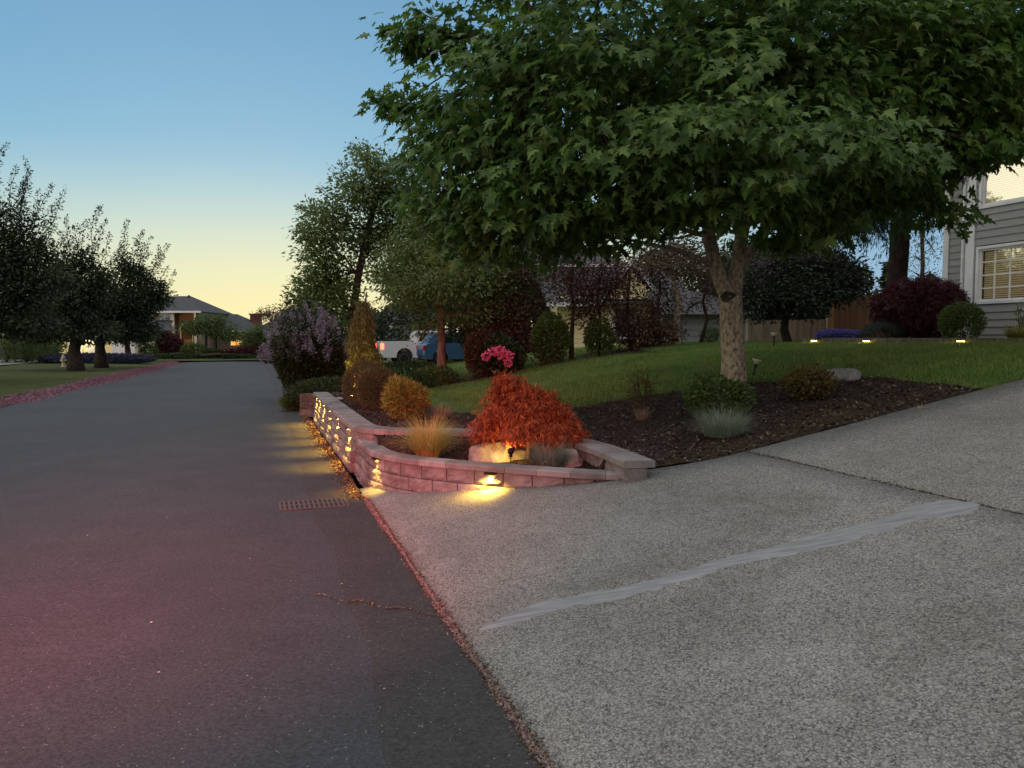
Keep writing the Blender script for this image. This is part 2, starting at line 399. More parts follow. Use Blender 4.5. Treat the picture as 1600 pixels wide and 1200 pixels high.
def tuft(name, basep, label, n, length, lean, width, m, cat='ornamental grass', group=None, r=.06, flat=1.0, extra=None):
    """a clump of arching grass blades"""
    root_r = r*np.sqrt(rng.random(n)); az = rng.random(n)*2*np.pi
    b = np.stack([root_r*np.cos(az), root_r*np.sin(az), np.zeros(n)-.01], 1)
    az2 = az+rng.normal(size=n)*.5; ln = length*(.55+.5*rng.random(n)); le = lean*(.25+.85*rng.random(n)*1.0)
    seg = 5; t = np.linspace(0, 1, seg+1)
    hor = np.stack([np.cos(az2), np.sin(az2)], 1); sd = np.stack([-np.sin(az2), np.cos(az2)], 1)
    th = le[:, None]*t[None]**.8*1.5                 # bend angle from vertical along the blade
    ds = ln[:, None]/seg
    hx = np.concatenate([np.zeros((n, 1)), np.cumsum(np.sin(th[:, 1:])*ds, 1)], 1)
    hz = np.concatenate([np.zeros((n, 1)), np.cumsum(np.cos(th[:, 1:])*ds, 1)], 1)
    c = np.zeros((n, seg+1, 3)); c[:, :, :2] = b[:, None, :2]+hor[:, None]*hx[..., None]; c[:, :, 2] = hz+b[:, None, 2]
    c[:, :, 2] = np.maximum(c[:, :, 2], .006)
    w = width*(1-t**1.6*.92)/2
    s3 = np.concatenate([sd, np.zeros((n, 1))], 1)[:, None]*w[None, :, None]
    V = np.stack([c-s3, c+s3], 2).reshape(n, -1, 3); k = 2*(seg+1)
    q = np.array([(2*i, 2*i+1, 2*i+3, 2*i+2) for i in range(seg)])
    Fq = (q[None]+(np.arange(n)*k)[:, None, None]).reshape(-1, 4)
    o = npmesh(name, V.reshape(-1, 3), Fq, None, m); o.location = basep
    return tag(o, label, cat, group)
def rock(name, basep, rad, label, m, seed=0, cat='rock', sub=4, rz=0, parent=None):
    import bmesh
    from mathutils import noise as mn
    bm = bmesh.new(); bmesh.ops.create_icosphere(bm, subdivisions=sub, radius=1)
    for v in bm.verts:
        p = v.co.copy(); k = 1+.38*mn.noise(p*1.1+Vector((seed, 0, 0)))+.12*mn.noise(p*3.1+Vector((0, seed, 0)))+.04*mn.noise(p*9)
        p *= k; p.z = min(.86, p.z)
        v.co = Vector((p.x*rad[0], p.y*rad[1], p.z*rad[2]+rad[2]*.45))
    me = bpy.data.meshes.new(name); bm.to_mesh(me); bm.free()
    o = link(name, me, m, None, True, basep); o.rotation_euler.z = rz; return tag(o, label, cat)
M['bark_maple'] = barkmat('grey brown maple bark', (.11,.085,.065), (.50,.41,.31), 26, .6, .9)
M['bark_dark'] = barkmat('dark bark', (.03,.022,.018), (.08,.06,.045))
M['bark_red'] = barkmat('reddish bark', (.10,.055,.04), (.24,.15,.11), 12, .2)
M['rock'] = (lambda m: (base(m, ramp(m, noise(m, coords(m), 5, 8, .7), [(.3, (.16,.15,.135)), (.55, (.34,.32,.28)), (.75, (.5,.47,.42))])), nrm(m, bump(m, noise(m, coords(m), 14, 8, .7), .6, .03)), m)[-1])(mat('weathered rock', rough=.9, spec=.2))
M['black'] = mat('black metal', (.012,.012,.013), .4, .6)
M['white'] = (lambda m: (base(m, ramp(m, noise(m, coords(m), 3, 6, .6), [(.3, (.68,.68,.67)), (.7, (.82,.82,.81))])), m)[-1])(mat('white painted trim', rough=.5))

# ---------------- ground ----------------
def sheet(name, us, vs, zf, m, kind='structure', mats=None, mi=None):
    U, V = np.meshgrid(us, vs, indexing='ij'); X, Y = uv2w(U, V); Z = zf(U, V)
    nu, nv = len(us), len(vs); idx = np.arange(nu*nv).reshape(nu, nv)
    q = np.stack([idx[:-1, :-1], idx[1:, :-1], idx[1:, 1:], idx[:-1, 1:]], -1).reshape(-1, 4)
    o = npmesh(name, np.stack([X, Y, Z], -1).reshape(-1, 3), q, None, m, True)
    if kind: o['kind'] = kind
    return o
# the wide ground out to the horizon
def zground(U, V):
    near = H(U, np.clip(V, -30, 14))
    hid = np.where((U > 5) & (U < 17.5) & (V > .8) & (V < 14.6), -.35, np.where(V > -5.9, -.12, -.03))
    hid = np.where((U < 6) & (V > .8), -.3, hid)
    return near+hid
sheet('ground', np.concatenate([np.linspace(-60, -8, 8), np.arange(-7, 20, .75), np.arange(20, 100, 2.), np.array([120, 200, 500, 1500])]),
      np.concatenate([[-1500, -500, -200, -100, -60], np.arange(-30, -6.5, 1.5), np.arange(-6.2, 16, .6), np.arange(17, 60, 3.), [100, 200, 500, 1500]]), zground, M['earth'])
# the road: crown barely noticeable
ROADL = -5.6
_np = rng.random((200, 200))
def vnoise(U, V, s):
    x = ((U+40)*s) % 199; y = ((V+40)*s) % 199; i = x.astype(int); j = y.astype(int); fx = x-i; fy = y-j
    fx = fx*fx*(3-2*fx); fy = fy*fy*(3-2*fy); i1 = (i+1) % 200; j1 = (j+1) % 200
    return (_np[i, j]*(1-fx)*(1-fy)+_np[i1, j]*fx*(1-fy)+_np[i, j1]*(1-fx)*fy+_np[i1, j1]*fx*fy)-.5
def zroad(U, V): return down(U)+.035*(1-((V+2.55)/3.05)**2)
sheet('road', np.concatenate([np.arange(-10, 12, .5), np.arange(12, 68, 2.)]), np.linspace(ROADL, .5, 14), zroad, M['asphalt'])
sheet('gutter_strip', np.concatenate([np.arange(-10, 12, .4), np.arange(12, 60, 2.)]), np.linspace(.36, .932, 22), lambda U, V: np.where(V < .5, zroad(U, V), down(U)+.0)-.004+.010*sst(.40, .52, V+.10*vnoise(U, V*0, 1.7)+.05*vnoise(U, V*0+7, 7)), M['asphalt_dark'])
# left kerb and lawn
def zleft(U, V): return down(U)+.10*sst(-ROADL, -ROADL+.45, -V)+.012*np.clip(-V-6, 0, 22)+.004
sheet('kerb', np.arange(-8, 66, 1.), np.linspace(ROADL-.5, ROADL+.05, 8), zleft, M['asphalt_dark'])
sheet('lawn_across_the_road', np.arange(-8, 66, 1.5), np.concatenate([[-45], np.linspace(-30, ROADL-.45, 22)]), lambda U, V: zleft(U, V)+.008+.02*np.sin(U*.7+V*1.3), M['turf_far'])
sheet('lawn_next_door', np.arange(16.6, 48, .8), np.linspace(1.2, 22, 30), lambda U, V: H(U, V)+.004, M['turf'])
# driveway slab with two bays and the joint between them
JV = 3.95
def bay(name, va, vb, edge=True):
    nv = max(3, int((vb-va)/.22)); vs = np.linspace(va, vb, nv); t = np.linspace(0, 1, 24)
    V = np.repeat(vs[None], 24, 0); U = -7+(uedge(V)+np.where(V < 2.95, 1.75*(1-sst(1.0, 2.9, V))+.06, 0)+7)*t[:, None]
    X, Y = uv2w(U, V); Z = .18*Fv(V)+.004+.006*sst(.93, 1.1, V)
    n = nv; idx = np.arange(24*n).reshape(24, n)
    q = np.stack([idx[:-1, :-1], idx[1:, :-1], idx[1:, 1:], idx[:-1, 1:]], -1).reshape(-1, 4)
    VV = np.stack([X, Y, Z], -1).reshape(-1, 3)
    rim = np.concatenate([idx[:, 0], idx[-1, 1:], idx[::-1, -1][1:], idx[0, ::-1][1:-1]])
    lo = VV[rim].copy(); lo[:, 2] -= .1; k = len(VV); r = np.arange(len(rim)); r2 = (r+1) % len(rim)
    q2 = np.stack([rim[r2], rim[r], k+r, k+r2], 1)
    return VV, q, np.vstack([VV, lo]), q2
VV, q, V2, q2 = bay('a', .945, JV-.007); VVb, qb, V2b, q2b = bay('b', JV+.007, 16)
o = npmesh('driveway', np.vstack([V2, V2b]), np.vstack([q, q2, qb+len(V2), q2b+len(V2)]), None, M['aggregate'], False)
o['kind'] = 'structure'
o = sheet('joint_dirt', np.arange(-7, 5.58, .3), np.array([JV-.03, JV+.03]), lambda U, V: .18*Fv(V)-.012, M['mulch'])
o = sheet('edge_dirt', np.arange(-7, 7.6, .3), np.array([.9, .96]), lambda U, V: 0*U-.006, M['mulch'])
# mortar repair across the apron, laid as a thin uneven skin
a0 = cast(735, 990); ctr = [(748,985),(800,968),(870,946),(950,932),(1040,910),(1120,884),(1200,865),(1270,850),(1330,833),(1400,815),(1450,800),(1500,789),(1528,786)]
wd = [.01,.05,.065,.075,.07,.08,.085,.08,.075,.08,.09,.095,.03]
pts = []
for px, py in ctr:
    d = ray(px, py); t = 2.
    while CAMZ+d.z*t > .18*float(Fv(w2uv(d.x*t, t)[1]))+.01: t += .005
    pts.append((d.x*t, t))
pts = np.array(pts); tt = np.linspace(0, len(pts)-1, 130); px_ = np.interp(tt, range(len(pts)), pts[:, 0]); py_ = np.interp(tt, range(len(pts)), pts[:, 1]); ww = np.interp(tt, range(len(pts)), wd)
tan = unit(np.stack([np.gradient(px_), np.gradient(py_)], 1)); nn = np.stack([-tan[:, 1], tan[:, 0]], 1)
vs = []; K = 9
for i in range(130):
    wl, wr = [1.4*ww[i]*(1+.75*float(vnoise(np.array([tt[i]*1.3]), np.array([k_]), 1))+.7*float(vnoise(np.array([tt[i]*5.]), np.array([k_+9.]), 1))*.6+.15*(rng.random()-.5)) for k_ in (3., 17.)]
    for k in range(K):
        s = -1+2*k/(K-1); off = s*(wl if s < 0 else wr)
        x, y = px_[i]+nn[i, 0]*off, py_[i]+nn[i, 1]*off
        vs.append((x, y, .18*float(Fv(w2uv(x, y)[1]))+.010+.005*(1-s*s)*1.0-.004*(abs(s) > .95)))
idx = np.arange(130*K).reshape(130, K)
o = npmesh('mortar_repair', np.array(vs), np.stack([idx[:-1, :-1], idx[1:, :-1], idx[1:, 1:], idx[:-1, 1:]], -1).reshape(-1, 4), None, M['mortar'], True)
tag(o, 'pale smooth grey mortar band patched across the driveway slab', 'repair patch')

# yard: mulch and lawn as two sheets that dip under one another along their common edge
lawnpx = [(668,610),(662,628),(690,645),(760,648),(905,637),(1000,619),(1100,607),(1180,598),(1290,591),(1340,588),(1400,592),(1480,600),(1540,608)]
poly = [tuple(w2uv(*cast(*p)[:2])) for p in lawnpx]
poly += [(5.62, 7.3), (5.6, 14.5), (17, 14.5), (17, 8.5)]+[tuple(w2uv(*cast(*p)[:2])) for p in [(1060,551),(960,556),(870,566),(800,582),(740,596),(700,604)]]
poly = np.array(poly)
def sdist(U, V):
    P_ = np.stack([U.ravel(), V.ravel()], 1); best = np.full(len(P_), 1e9); ins = np.zeros(len(P_), bool); n = len(poly)
    for i in range(n):
        a, b = poly[i], poly[(i+1) % n]; e = b-a; w = P_-a
        t = np.clip((w@e)/(e@e+1e-12), 0, 1); best = np.minimum(best, np.hypot(*(w-t[:, None]*e).T))
        c = ((a[1] <= P_[:, 1]) & (b[1] > P_[:, 1])) | ((b[1] <= P_[:, 1]) & (a[1] > P_[:, 1]))
        xi = a[0]+(P_[:, 1]-a[1])/(b[1]-a[1]+1e-12)*e[0]; ins ^= c & (P_[:, 0] < xi)
    return np.where(ins, best, -best).reshape(U.shape)
def outer(V): # where the planter's front ends: behind this lies soil
    return np.where(V < 2.95, uedge(V)+1.75*(1-sst(1.0, 2.9, V))+.16, uedge(V)+.015)
def planter(U, V):   # inside the low planter the soil lies lower
    x, y = uv2w(U, V); return (y < 8.0-.0*x) & (x < .8+.0*y) & (V < 2.9)
def zsoil(U, V):
    z = H(U, V); z = np.where(planter(U, V), np.minimum(z, .315), z)
    z = np.where((V > 1.15), z, z)
    return z+.022*vnoise(U, V, 4)+.012*vnoise(U, V, 13)
def zmulch(U, V): return zsoil(U, V)-np.clip(.35*sdist(U, V), -.012, .05)-.004
def zlawn(U, V): s_ = sdist(U, V); return H(U, V)+.01*vnoise(U, V, 1.5)+np.clip(.35*s_, -.05, .012)+.004-.35*sst(.35, 1.2, -s_)
def yard(name, zf, m, res=.07):
    us = np.arange(0, 1.0001, 1/150)**1.25; vs = np.concatenate([np.arange(1.18, 8, res), np.arange(8, 14.8, .2)])
    V = np.repeat(vs[None], len(us), 0); U = outer(V)+(17.2-outer(V))*us[:, None]
    X, Y = uv2w(U, V); Z = zf(U, V); idx = np.arange(U.size).reshape(U.shape)
    q = np.stack([idx[:-1, :-1], idx[1:, :-1], idx[1:, 1:], idx[:-1, 1:]], -1).reshape(-1, 4)
    o = npmesh(name, np.stack([X, Y, Z], -1).reshape(-1, 3), q, None, m, True); o['kind'] = 'structure'
yard('mulch_bed', zmulch, M['mulch']); yard('lawn', zlawn, M['turf'])
# grass blades on the lawn in view, denser nearer
def blades(name, n, urange, vrange, zf, cond, h, m, label, wid=.006):
    U = urange[0]+(urange[1]-urange[0])*rng.random(n)**1.3; V = vrange[0]+(vrange[1]-vrange[0])*rng.random(n)
    k = cond(U, V); U, V = U[k], V[k]; X, Y = uv2w(U, V)
    vis = (abs(X) < Y*.72); U, V, X, Y = U[vis], V[vis], X[vis], Y[vis]
    pos = np.stack([X, Y, zf(U, V)-.004], 1); nb = len(pos)
    t = rng.normal(size=(nb, 3))*.38; t[:, 2] += 1
    hh = h*(.5+.8*rng.random(nb))*(1+.6*vnoise(U, V, 1.1))
    B = tpl([(-.09,0,0), (.09,0,0), (.05,.6,.06), (0,1,.2)], [(0,1,2,3)])
    V_, F_ = scatter(B, pos, t, rng.normal(size=(nb, 3)), hh)
    o = npmesh(name, V_, F_, None, m); tag(o, label, 'grass', kind='stuff')
blades('grass', 170000, (5.6, 17.2), (3, 14.4), zlawn, lambda U, V: (sdist(U, V) > -.04) & (V > 1.3), .055, M['grass'], 'short mown green grass growing over the sloping front lawn')
blades('grass', 45000, (16.8, 44), (1.6, 18), lambda U, V: H(U, V)+.004, lambda U, V: U > 0, .08, M['grass'], 'mown green grass of the neighbouring lawn below the pickup')
# bark chips
def chips(name, n, rect, cond, zf, smin, smax, m, label, cat, tilt=.35):
    U = rect[0]+(rect[1]-rect[0])*rng.random(n)**1.2; V = rect[2]+(rect[3]-rect[2])*rng.random(n); k = cond(U, V); U, V = U[k], V[k]
    X, Y = uv2w(U, V); pos = np.stack([X, Y, zf(U, V)+.006], 1); nb = len(pos)
    t = rng.normal(size=(nb, 3)); t[:, 2] *= tilt; nn = rng.normal(size=(nb, 3))*tilt; nn[:, 2] += 1
    V_, F_ = scatter(CHIP, pos, t, nn, smin+(smax-smin)*rng.random(nb)**3)
    o = npmesh(name, V_, F_, None, m); return tag(o, label, cat, kind='stuff')
chips('bark_chips', 60000, (5.5, 15.5, 1.25, 8), lambda U, V: (sdist(U, V) < .03) & (U > outer(V)+.02), zmulch, .01, .05, M['chip'], 'dark bark chips strewn over the planting bed', 'mulch')
M['litter'] = leafmat('dry leaf litter', (.05,.03,.018), (.14,.085,.04), (.30,.23,.14), .1, .9, .1)
chips('leaf_litter', 2600, (5.56, 15, 2.9, 8.6), lambda U, V: (U < uedge(V)+.2*rng.random(len(U))**2+.02), lambda U, V: .18*Fv(V)+.012, .008, .035, M['litter'], 'dry brown leaf litter along the driveway edge', 'leaf litter')

# ---------------- petals, debris ----------------
M['petal'] = leafmat('fallen pink petals', (.26,.18,.17), (.36,.26,.25), (.12,.08,.055), .2, .8)
M['petalred'] = leafmat('drift of fallen rosy petals', (.24,.10,.14), (.36,.18,.23), (.16,.09,.09), .2, .8)
def line_scatter(n, u0, u1, vf, zf, s0, s1, T=CHIP):
    U = u0+(u1-u0)*rng.random(n); V = vf(U, n); X, Y = uv2w(U, V)
    t = rng.normal(size=(n, 3)); nn = rng.normal(size=(n, 3))*.6; nn[:, 2] += .7
    return scatter(T, np.stack([X, Y, zf(U, V, n)], 1), t, nn, s0+(s1-s0)*rng.random(n)**2)
V_, F_ = line_scatter(13000, -1.5, 7.3, lambda U, n: .935+(.004+.014*np.clip(.5+1.3*vnoise(U, U*0, 3), 0, 1.2))*rng.normal(size=n)+.012*vnoise(U, U*0+9, 5), lambda U, V, n: .004+.018*rng.random(n)*(1-np.clip(abs(V-.935)/.04, 0, 1)), .006, .018)
tag(npmesh('petal_litter', V_, F_, None, M['petal']), 'pinkish petals and grit packed in the crack between asphalt and driveway', 'petals', kind='stuff')
V_, F_ = line_scatter(9000, -1.5, 7.3, lambda U, n: .945+.022*rng.normal(size=n)+.012*vnoise(U, U*0+9, 5), lambda U, V, n: .004+.010*rng.random(n), .006, .016)
tag(npmesh('crack_grit', V_, F_, None, M['litter']), 'brown grit and leaf crumbs beside the driveway crack', 'grit', kind='stuff')
V_, F_ = line_scatter(6000, 7.2, 15.5, lambda U, n: .93-abs(.085*rng.normal(size=n))*(.5+1.0*(vnoise(U, U*0+3, 2.5)+.5)), lambda U, V, n: down(U)+.004+.02*rng.random(n)*sst(.6, .95, V), .008, .03)
tag(npmesh('gutter_litter', V_, F_, None, M['litter']), 'dry leaves and petals gathered at the foot of the retaining wall', 'leaf litter', kind='stuff')
def pv(U, n): return ROADL-.12+(.07+.17*sst(20, 36, U)+.32*np.clip(vnoise(U, U*0+5, .35)+.2, 0, 1))*rng.normal(size=n)*.8
def pz(U, V, n): return np.where(V > ROADL, down(U)+.004, zleft(U, V)+.012)+.02*rng.random(n)
V_, F_ = line_scatter(34000, 14, 64, pv, pz, .02, .065)
tag(npmesh('petal_drift', V_, F_, None, M['petalred']), 'rosy blossom petals drifted along the far kerb', 'petals', kind='stuff')
M['stone'] = mat('pale pebble', (.34,.32,.30), .8)
n = 240; U = rng.random(n)*9+1.2; V = -5+6.2*rng.random(n); X, Y = uv2w(U, V)
t = rng.normal(size=(n, 3)); t[:, 2] *= .2; nn = rng.normal(size=(n, 3))*.4; nn[:, 2] += 1
V_, F_ = scatter(TINY, np.stack([X, Y, zroad(U, V)+.006], 1), t, nn, .006+.014*rng.random(n)**3)
tag(npmesh('road_specks', V_, F_, None, M['stone']), 'pale crumbs and petals strewn over the asphalt', 'grit', kind='stuff')
# crack across the gutter strip
V_, F_ = line_scatter(5200, -1.5, 5.56, lambda U, n: JV+.010*rng.normal(size=n)*(.6+np.clip(2*vnoise(U, U*0+2, 2), -.3, 1)), lambda U, V, n: .18*Fv(V)+.003+.009*rng.random(n), .006, .018)
tag(npmesh('joint_litter', V_, F_, None, M['chip']), 'dark crumbs and moss bits caught in the joint of the driveway slab', 'grit', kind='stuff')
n = 260; t = rng.random(n); U = 4.55-.55*t+.03*np.sin(t*19)+.006*rng.normal(size=n); V = .28+.63*t; X, Y = uv2w(U, V)
V_, F_ = scatter(CHIP, np.stack([X, Y, .012+.004*rng.random(n)], 1), rng.normal(size=(n, 3))*[1,1,.2], rng.normal(size=(n, 3))*.4+[0,0,1], .006+.012*rng.random(n)**2)
tag(npmesh('gutter_crack_grit', V_, F_, None, M['litter']), 'thin line of grit in a crack across the dark gutter strip', 'grit', kind='stuff')

n = 220; U = -1+6.4*rng.random(n); V = 1.1+7*rng.random(n); X, Y = uv2w(U, V)
V_, F_ = scatter(TINY, np.stack([X, Y, .18*Fv(V)+.009], 1), rng.normal(size=(n, 3))*[1,1,.1], rng.normal(size=(n, 3))*.2+[0,0,1], .006+.016*rng.random(n)**3)
tag(npmesh('driveway_specks', V_, F_, None, M['stone']), 'pale crumbs and petals scattered over the driveway slab', 'grit', kind='stuff')
# ---------------- retaining wall ----------------
def resample(pts, step):
    pts = np.array(pts, float); seg = np.hypot(*np.diff(pts, axis=0).T); s = np.concatenate([[0], np.cumsum(seg)])
    n = max(2, int(s[-1]/step)); t = np.linspace(0, s[-1], n+1)
    return np.stack([np.interp(t, s, pts[:, 0]), np.interp(t, s, pts[:, 1])], 1), t
def smoothp(pts, it=2):
    pts = [np.array(p, float) for p in pts]
    for _ in range(it):
        q = [pts[0]]
        for a, b in zip(pts[:-1], pts[1:]): q += [a*.75+b*.25, a*.25+b*.75]
        q.append(pts[-1]); pts = q
    return pts
def offs(path, d):
    p = np.array(path, float); t = unit(np.gradient(p, axis=0)); n = np.stack([-t[:, 1], t[:, 0]], 1); return p+n*d
from mathutils import noise as mn
def course(mb, path, z0, z1, out0, depth, blen, phase, rough=.020, joint=.005, bev=.008, inward=1, sub=(7, 5), zb=None):
    """a row of split-face blocks along path; outward is to the path's left * inward"""
    P_, s = resample(path, .02); T_ = unit(np.gradient(P_, axis=0)); Nn = np.stack([-T_[:, 1], T_[:, 0]], 1)*inward
    tot = s[-1]; a = -phase*blen
    while a < tot:
        b = min(a+blen*(.96+.08*random.random()), tot); a_ = max(a, 0)
        if b-a_ > .03:
            nx, nz = sub; sd = random.random()*50; vs = []; fs = []
            for i in range(nx+1):
                t = a_+joint+(b-a_-2*joint)*i/nx; x = np.interp(t, s, P_[:, 0]); y = np.interp(t, s, P_[:, 1]); nxv = np.interp(t, s, Nn[:, 0]); nyv = np.interp(t, s, Nn[:, 1])
                for k in range(nz+1):
                    z = z0+joint*.6+(z1-z0-joint*1.2)*k/nz
                    e = min(i, nx-i, k, nz-k); o = out0+(rough*(mn.noise(Vector((x*9+sd, y*9, z*11)))+.6*mn.noise(Vector((x*31, y*31+sd, z*33)))) if e > 0 else -bev)
                    vs.append((x+nxv*o, y+nyv*o, z))
                for z in (z0+joint*.6, z1-joint*.6): vs.append((x-nxv*depth, y-nyv*depth, z))
            st = nz+3
            for i in range(nx):
                A = i*st; B = A+st
                for k in range(nz): fs.append((A+k, B+k, B+k+1, A+k+1))
                fs.append((A+nz, B+nz, B+st-1, A+st-1)); fs.append((A+st-2, B+st-2, B, A)); fs.append((A+st-1, B+st-1, B+st-2, A+st-2))
            for A, fl in ((0, 1), (nx*st, 0)):
                f = tuple([A+k for k in range(nz+1)]+[A+st-1, A+st-2]); fs.append(f if fl else f[::-1])
            mb.add(vs, fs)
        a = b
def capline(mb, path, z0, z1, over, depth, blen, inward=1):
    """smooth cap stones with a rolled edge"""
    P_, s = resample(path, .02); T_ = unit(np.gradient(P_, axis=0)); Nn = np.stack([-T_[:, 1], T_[:, 0]], 1)*inward
    tot = s[-1]; a = 0
    prof = [(over-.004, z0), (over, z0+.006), (over, z1-.010), (over-.004, z1-.003), (over-.012, z1), (-depth+.01, z1), (-depth, z1-.008), (-depth, z0)]
    while a < tot-.05:
        b = min(a+blen, tot)
        if tot-b < .12: b = tot
        nx = max(2, int((b-a)/.06)); vs = []; fs = []; dz = .002*random.random(); do = .003*(random.random()-.5)
        for i in range(nx+1):
            t = a+.0015+(b-a-.003)*i/nx; x = np.interp(t, s, P_[:, 0]); y = np.interp(t, s, P_[:, 1]); nxv = np.interp(t, s, Nn[:, 0]); nyv = np.interp(t, s, Nn[:, 1])
            for o, z in prof: vs.append((x+nxv*(o+do), y+nyv*(o+do), z+dz))
        k = len(prof)
        for i in range(nx):
            for j in range(k): fs.append((i*k+j, (i+1)*k+j, (i+1)*k+(j+1) % k, i*k+(j+1) % k))
        fs += [tuple(range(k)), tuple(range(nx*k, nx*k+k))[::-1]]
        mb.add(vs, fs); a = b
def Z(px, py, z):     # the point at height z seen at this pixel
    d = ray(px, py); t = (z-CAMZ)/d.z; return (d.x*t, t)
ZU, ZL = .52, .385
road_far = np.array(uv2w(14.65, .97)); J = np.array(Z(554, 665, ZU)); jv = w2uv(*J)
road_near = np.array(uv2w(jv[0]+.1, .985))
up_turn = [Z(*p, ZU) for p in [(560,668),(575,670),(600,672),(660,673),(735,673.5)]]
ret = [Z(*p, ZU) for p in [(800,678),(862,684),(905,693),(940,706),(975,721)]]
low = [Z(*p, ZL) for p in [(553,681),(562,690),(570,699),(580,706),(598,711),(625,716),(657,720),(712,725),(760,729),(800,732),(868,737),(936,741),(985,741.5)]]
upper_road = [road_far, road_near]
lower_path = smoothp(low, 1)
w = empty('retaining_wall', (*J, 0), 'upper tier of the split-face block retaining wall, running along the road and behind the planter', 'retaining wall')
CH = .125
up_all = smoothp([road_far, road_far*.5+road_near*.5, road_near]+up_turn+ret, 2)
mb = MB(w.location)
for i in range(4):
    z1 = .46-CH*i; zb = max(z1-CH, -.05)
    course(mb, up_all if i < 2 else [road_far, road_near], zb, z1, -.03+.014*i, .2 if i < 2 else .12, .30, .5*(i % 2), inward=-1)
mb.build('block_face', M['block'], w)
mb = MB(w.location); capline(mb, up_all, .46, ZU, 0, .27, .42, -1); mb.build('cap', M['capstone'], w)
w2 = empty('retaining_wall', (*low[5], 0), 'lower curved tier of split-face block wall sweeping round the planter to the driveway', 'retaining wall')
mb = MB(w2.location)
for i in range(4):
    z1 = .335-CH*i; zb = max(z1-CH, -.06)
    course(mb, lower_path, zb, z1, -.03+.014*i, .15, .28, .5*((i+1) % 2), inward=-1)
mb.build('block_face', M['block'], w2)
mb = MB(w2.location); capline(mb, lower_path, .335, ZL+.005, 0, .20, .3, -1); mb.build('cap', M['capstone'], w2)

# lights set under the caps
M['lens'] = emis('warm lamp lens', (1, .62, .16), 40); M['bronze'] = mat('bronze fitting', (.05,.035,.02), .4, .8)
def spot(name, loc, dirv, parent, energy, ang, col=(1, .60, .14), size=.02, blend=.6):
    l = bpy.data.lights.new(name, 'SPOT'); l.energy = energy; l.spot_size = R(ang); l.spot_blend = blend; l.color = col; l.shadow_soft_size = size
    o = bpy.data.objects.new(name, l); COL.objects.link(o); o.parent = parent; o.location = loc
    o.rotation_euler = Vector(dirv).to_track_quat('-Z', 'Y').to_euler(); return o
def wall_light(p, n, z, label, e=64, tilt=.34, ang=108):
    """p on the wall face, n outward normal"""
    r = empty('wall_light', (p[0], p[1], z), label, 'wall light', 'lights under the retaining wall caps', math.atan2(n[1], n[0]))
    b = MB(); b.box((-.03, -.055, -.016), (.035, .055, -.001)); b.box((.031, -.05, -.022), (.036, .05, -.016)); b.build('housing', M['bronze'], r)
    b = MB(); b.box((.004, -.03, -.0205), (.027, .03, -.0165)); b.build('lens', M['lens'], r)
    spot('lamp', (.034, 0, -.03), (tilt, 0, -1), r, e, ang, (1, .56, .075)); return r
ord_ = ['nearest to the corner', 'second from the corner', 'third from the corner', 'fourth from the corner', 'fifth from the corner', 'farthest along the road']
e_v = Vector((CT, ST, 0)); e_u = Vector((-ST, CT, 0))
for k, Yp in enumerate([9.05, 10.2, 11.3, 12.3, 13.15, 13.75]):
    u = (Yp-ST*.98)/CT; q = uv2w(u, .985-.0+.028); wall_light(q, (-CT, -ST), .458, 'small warm light glowing under the upper wall cap, '+ord_[k])
def onpath(px, path, z):
    a = np.array([((x/y)*F+800) for x, y in path]); i = np.argmin(abs(a-px)); i = max(1, min(len(path)-2, i))
    t = np.array(path[i+1])-np.array(path[i-1]); t /= np.hypot(*t); n = (t[1], -t[0]); p = np.array(path[i]); return p-np.array(n)*.030, n
p, n = onpath(584, lower_path, ZL); wall_light(p, n, .333, 'small warm light under the lower wall cap on the curve above the road gutter', 24, .3, 110)
lp2 = resample(lower_path, .04)[0]
p, n = onpath(762, lp2, ZL); wall_light(p, n, .333, 'bright warm light on the front of the lower wall, spilling onto the driveway', 44, .12, 150)

# ---------------- planter contents ----------------
def sz(x, y):
    u, v = w2uv(x, y); return float(zsoil(np.array([u]), np.array([v]))[0])
def gp(px, Y, dz=0): x = (px-800)/F*Y; return Vector((x, Y, sz(x, Y)+dz))
M['lace'] = leafmat('laceleaf maple foliage', (.12,.024,.016), (.34,.070,.026), (.58,.17,.05), .35, .6, .2)
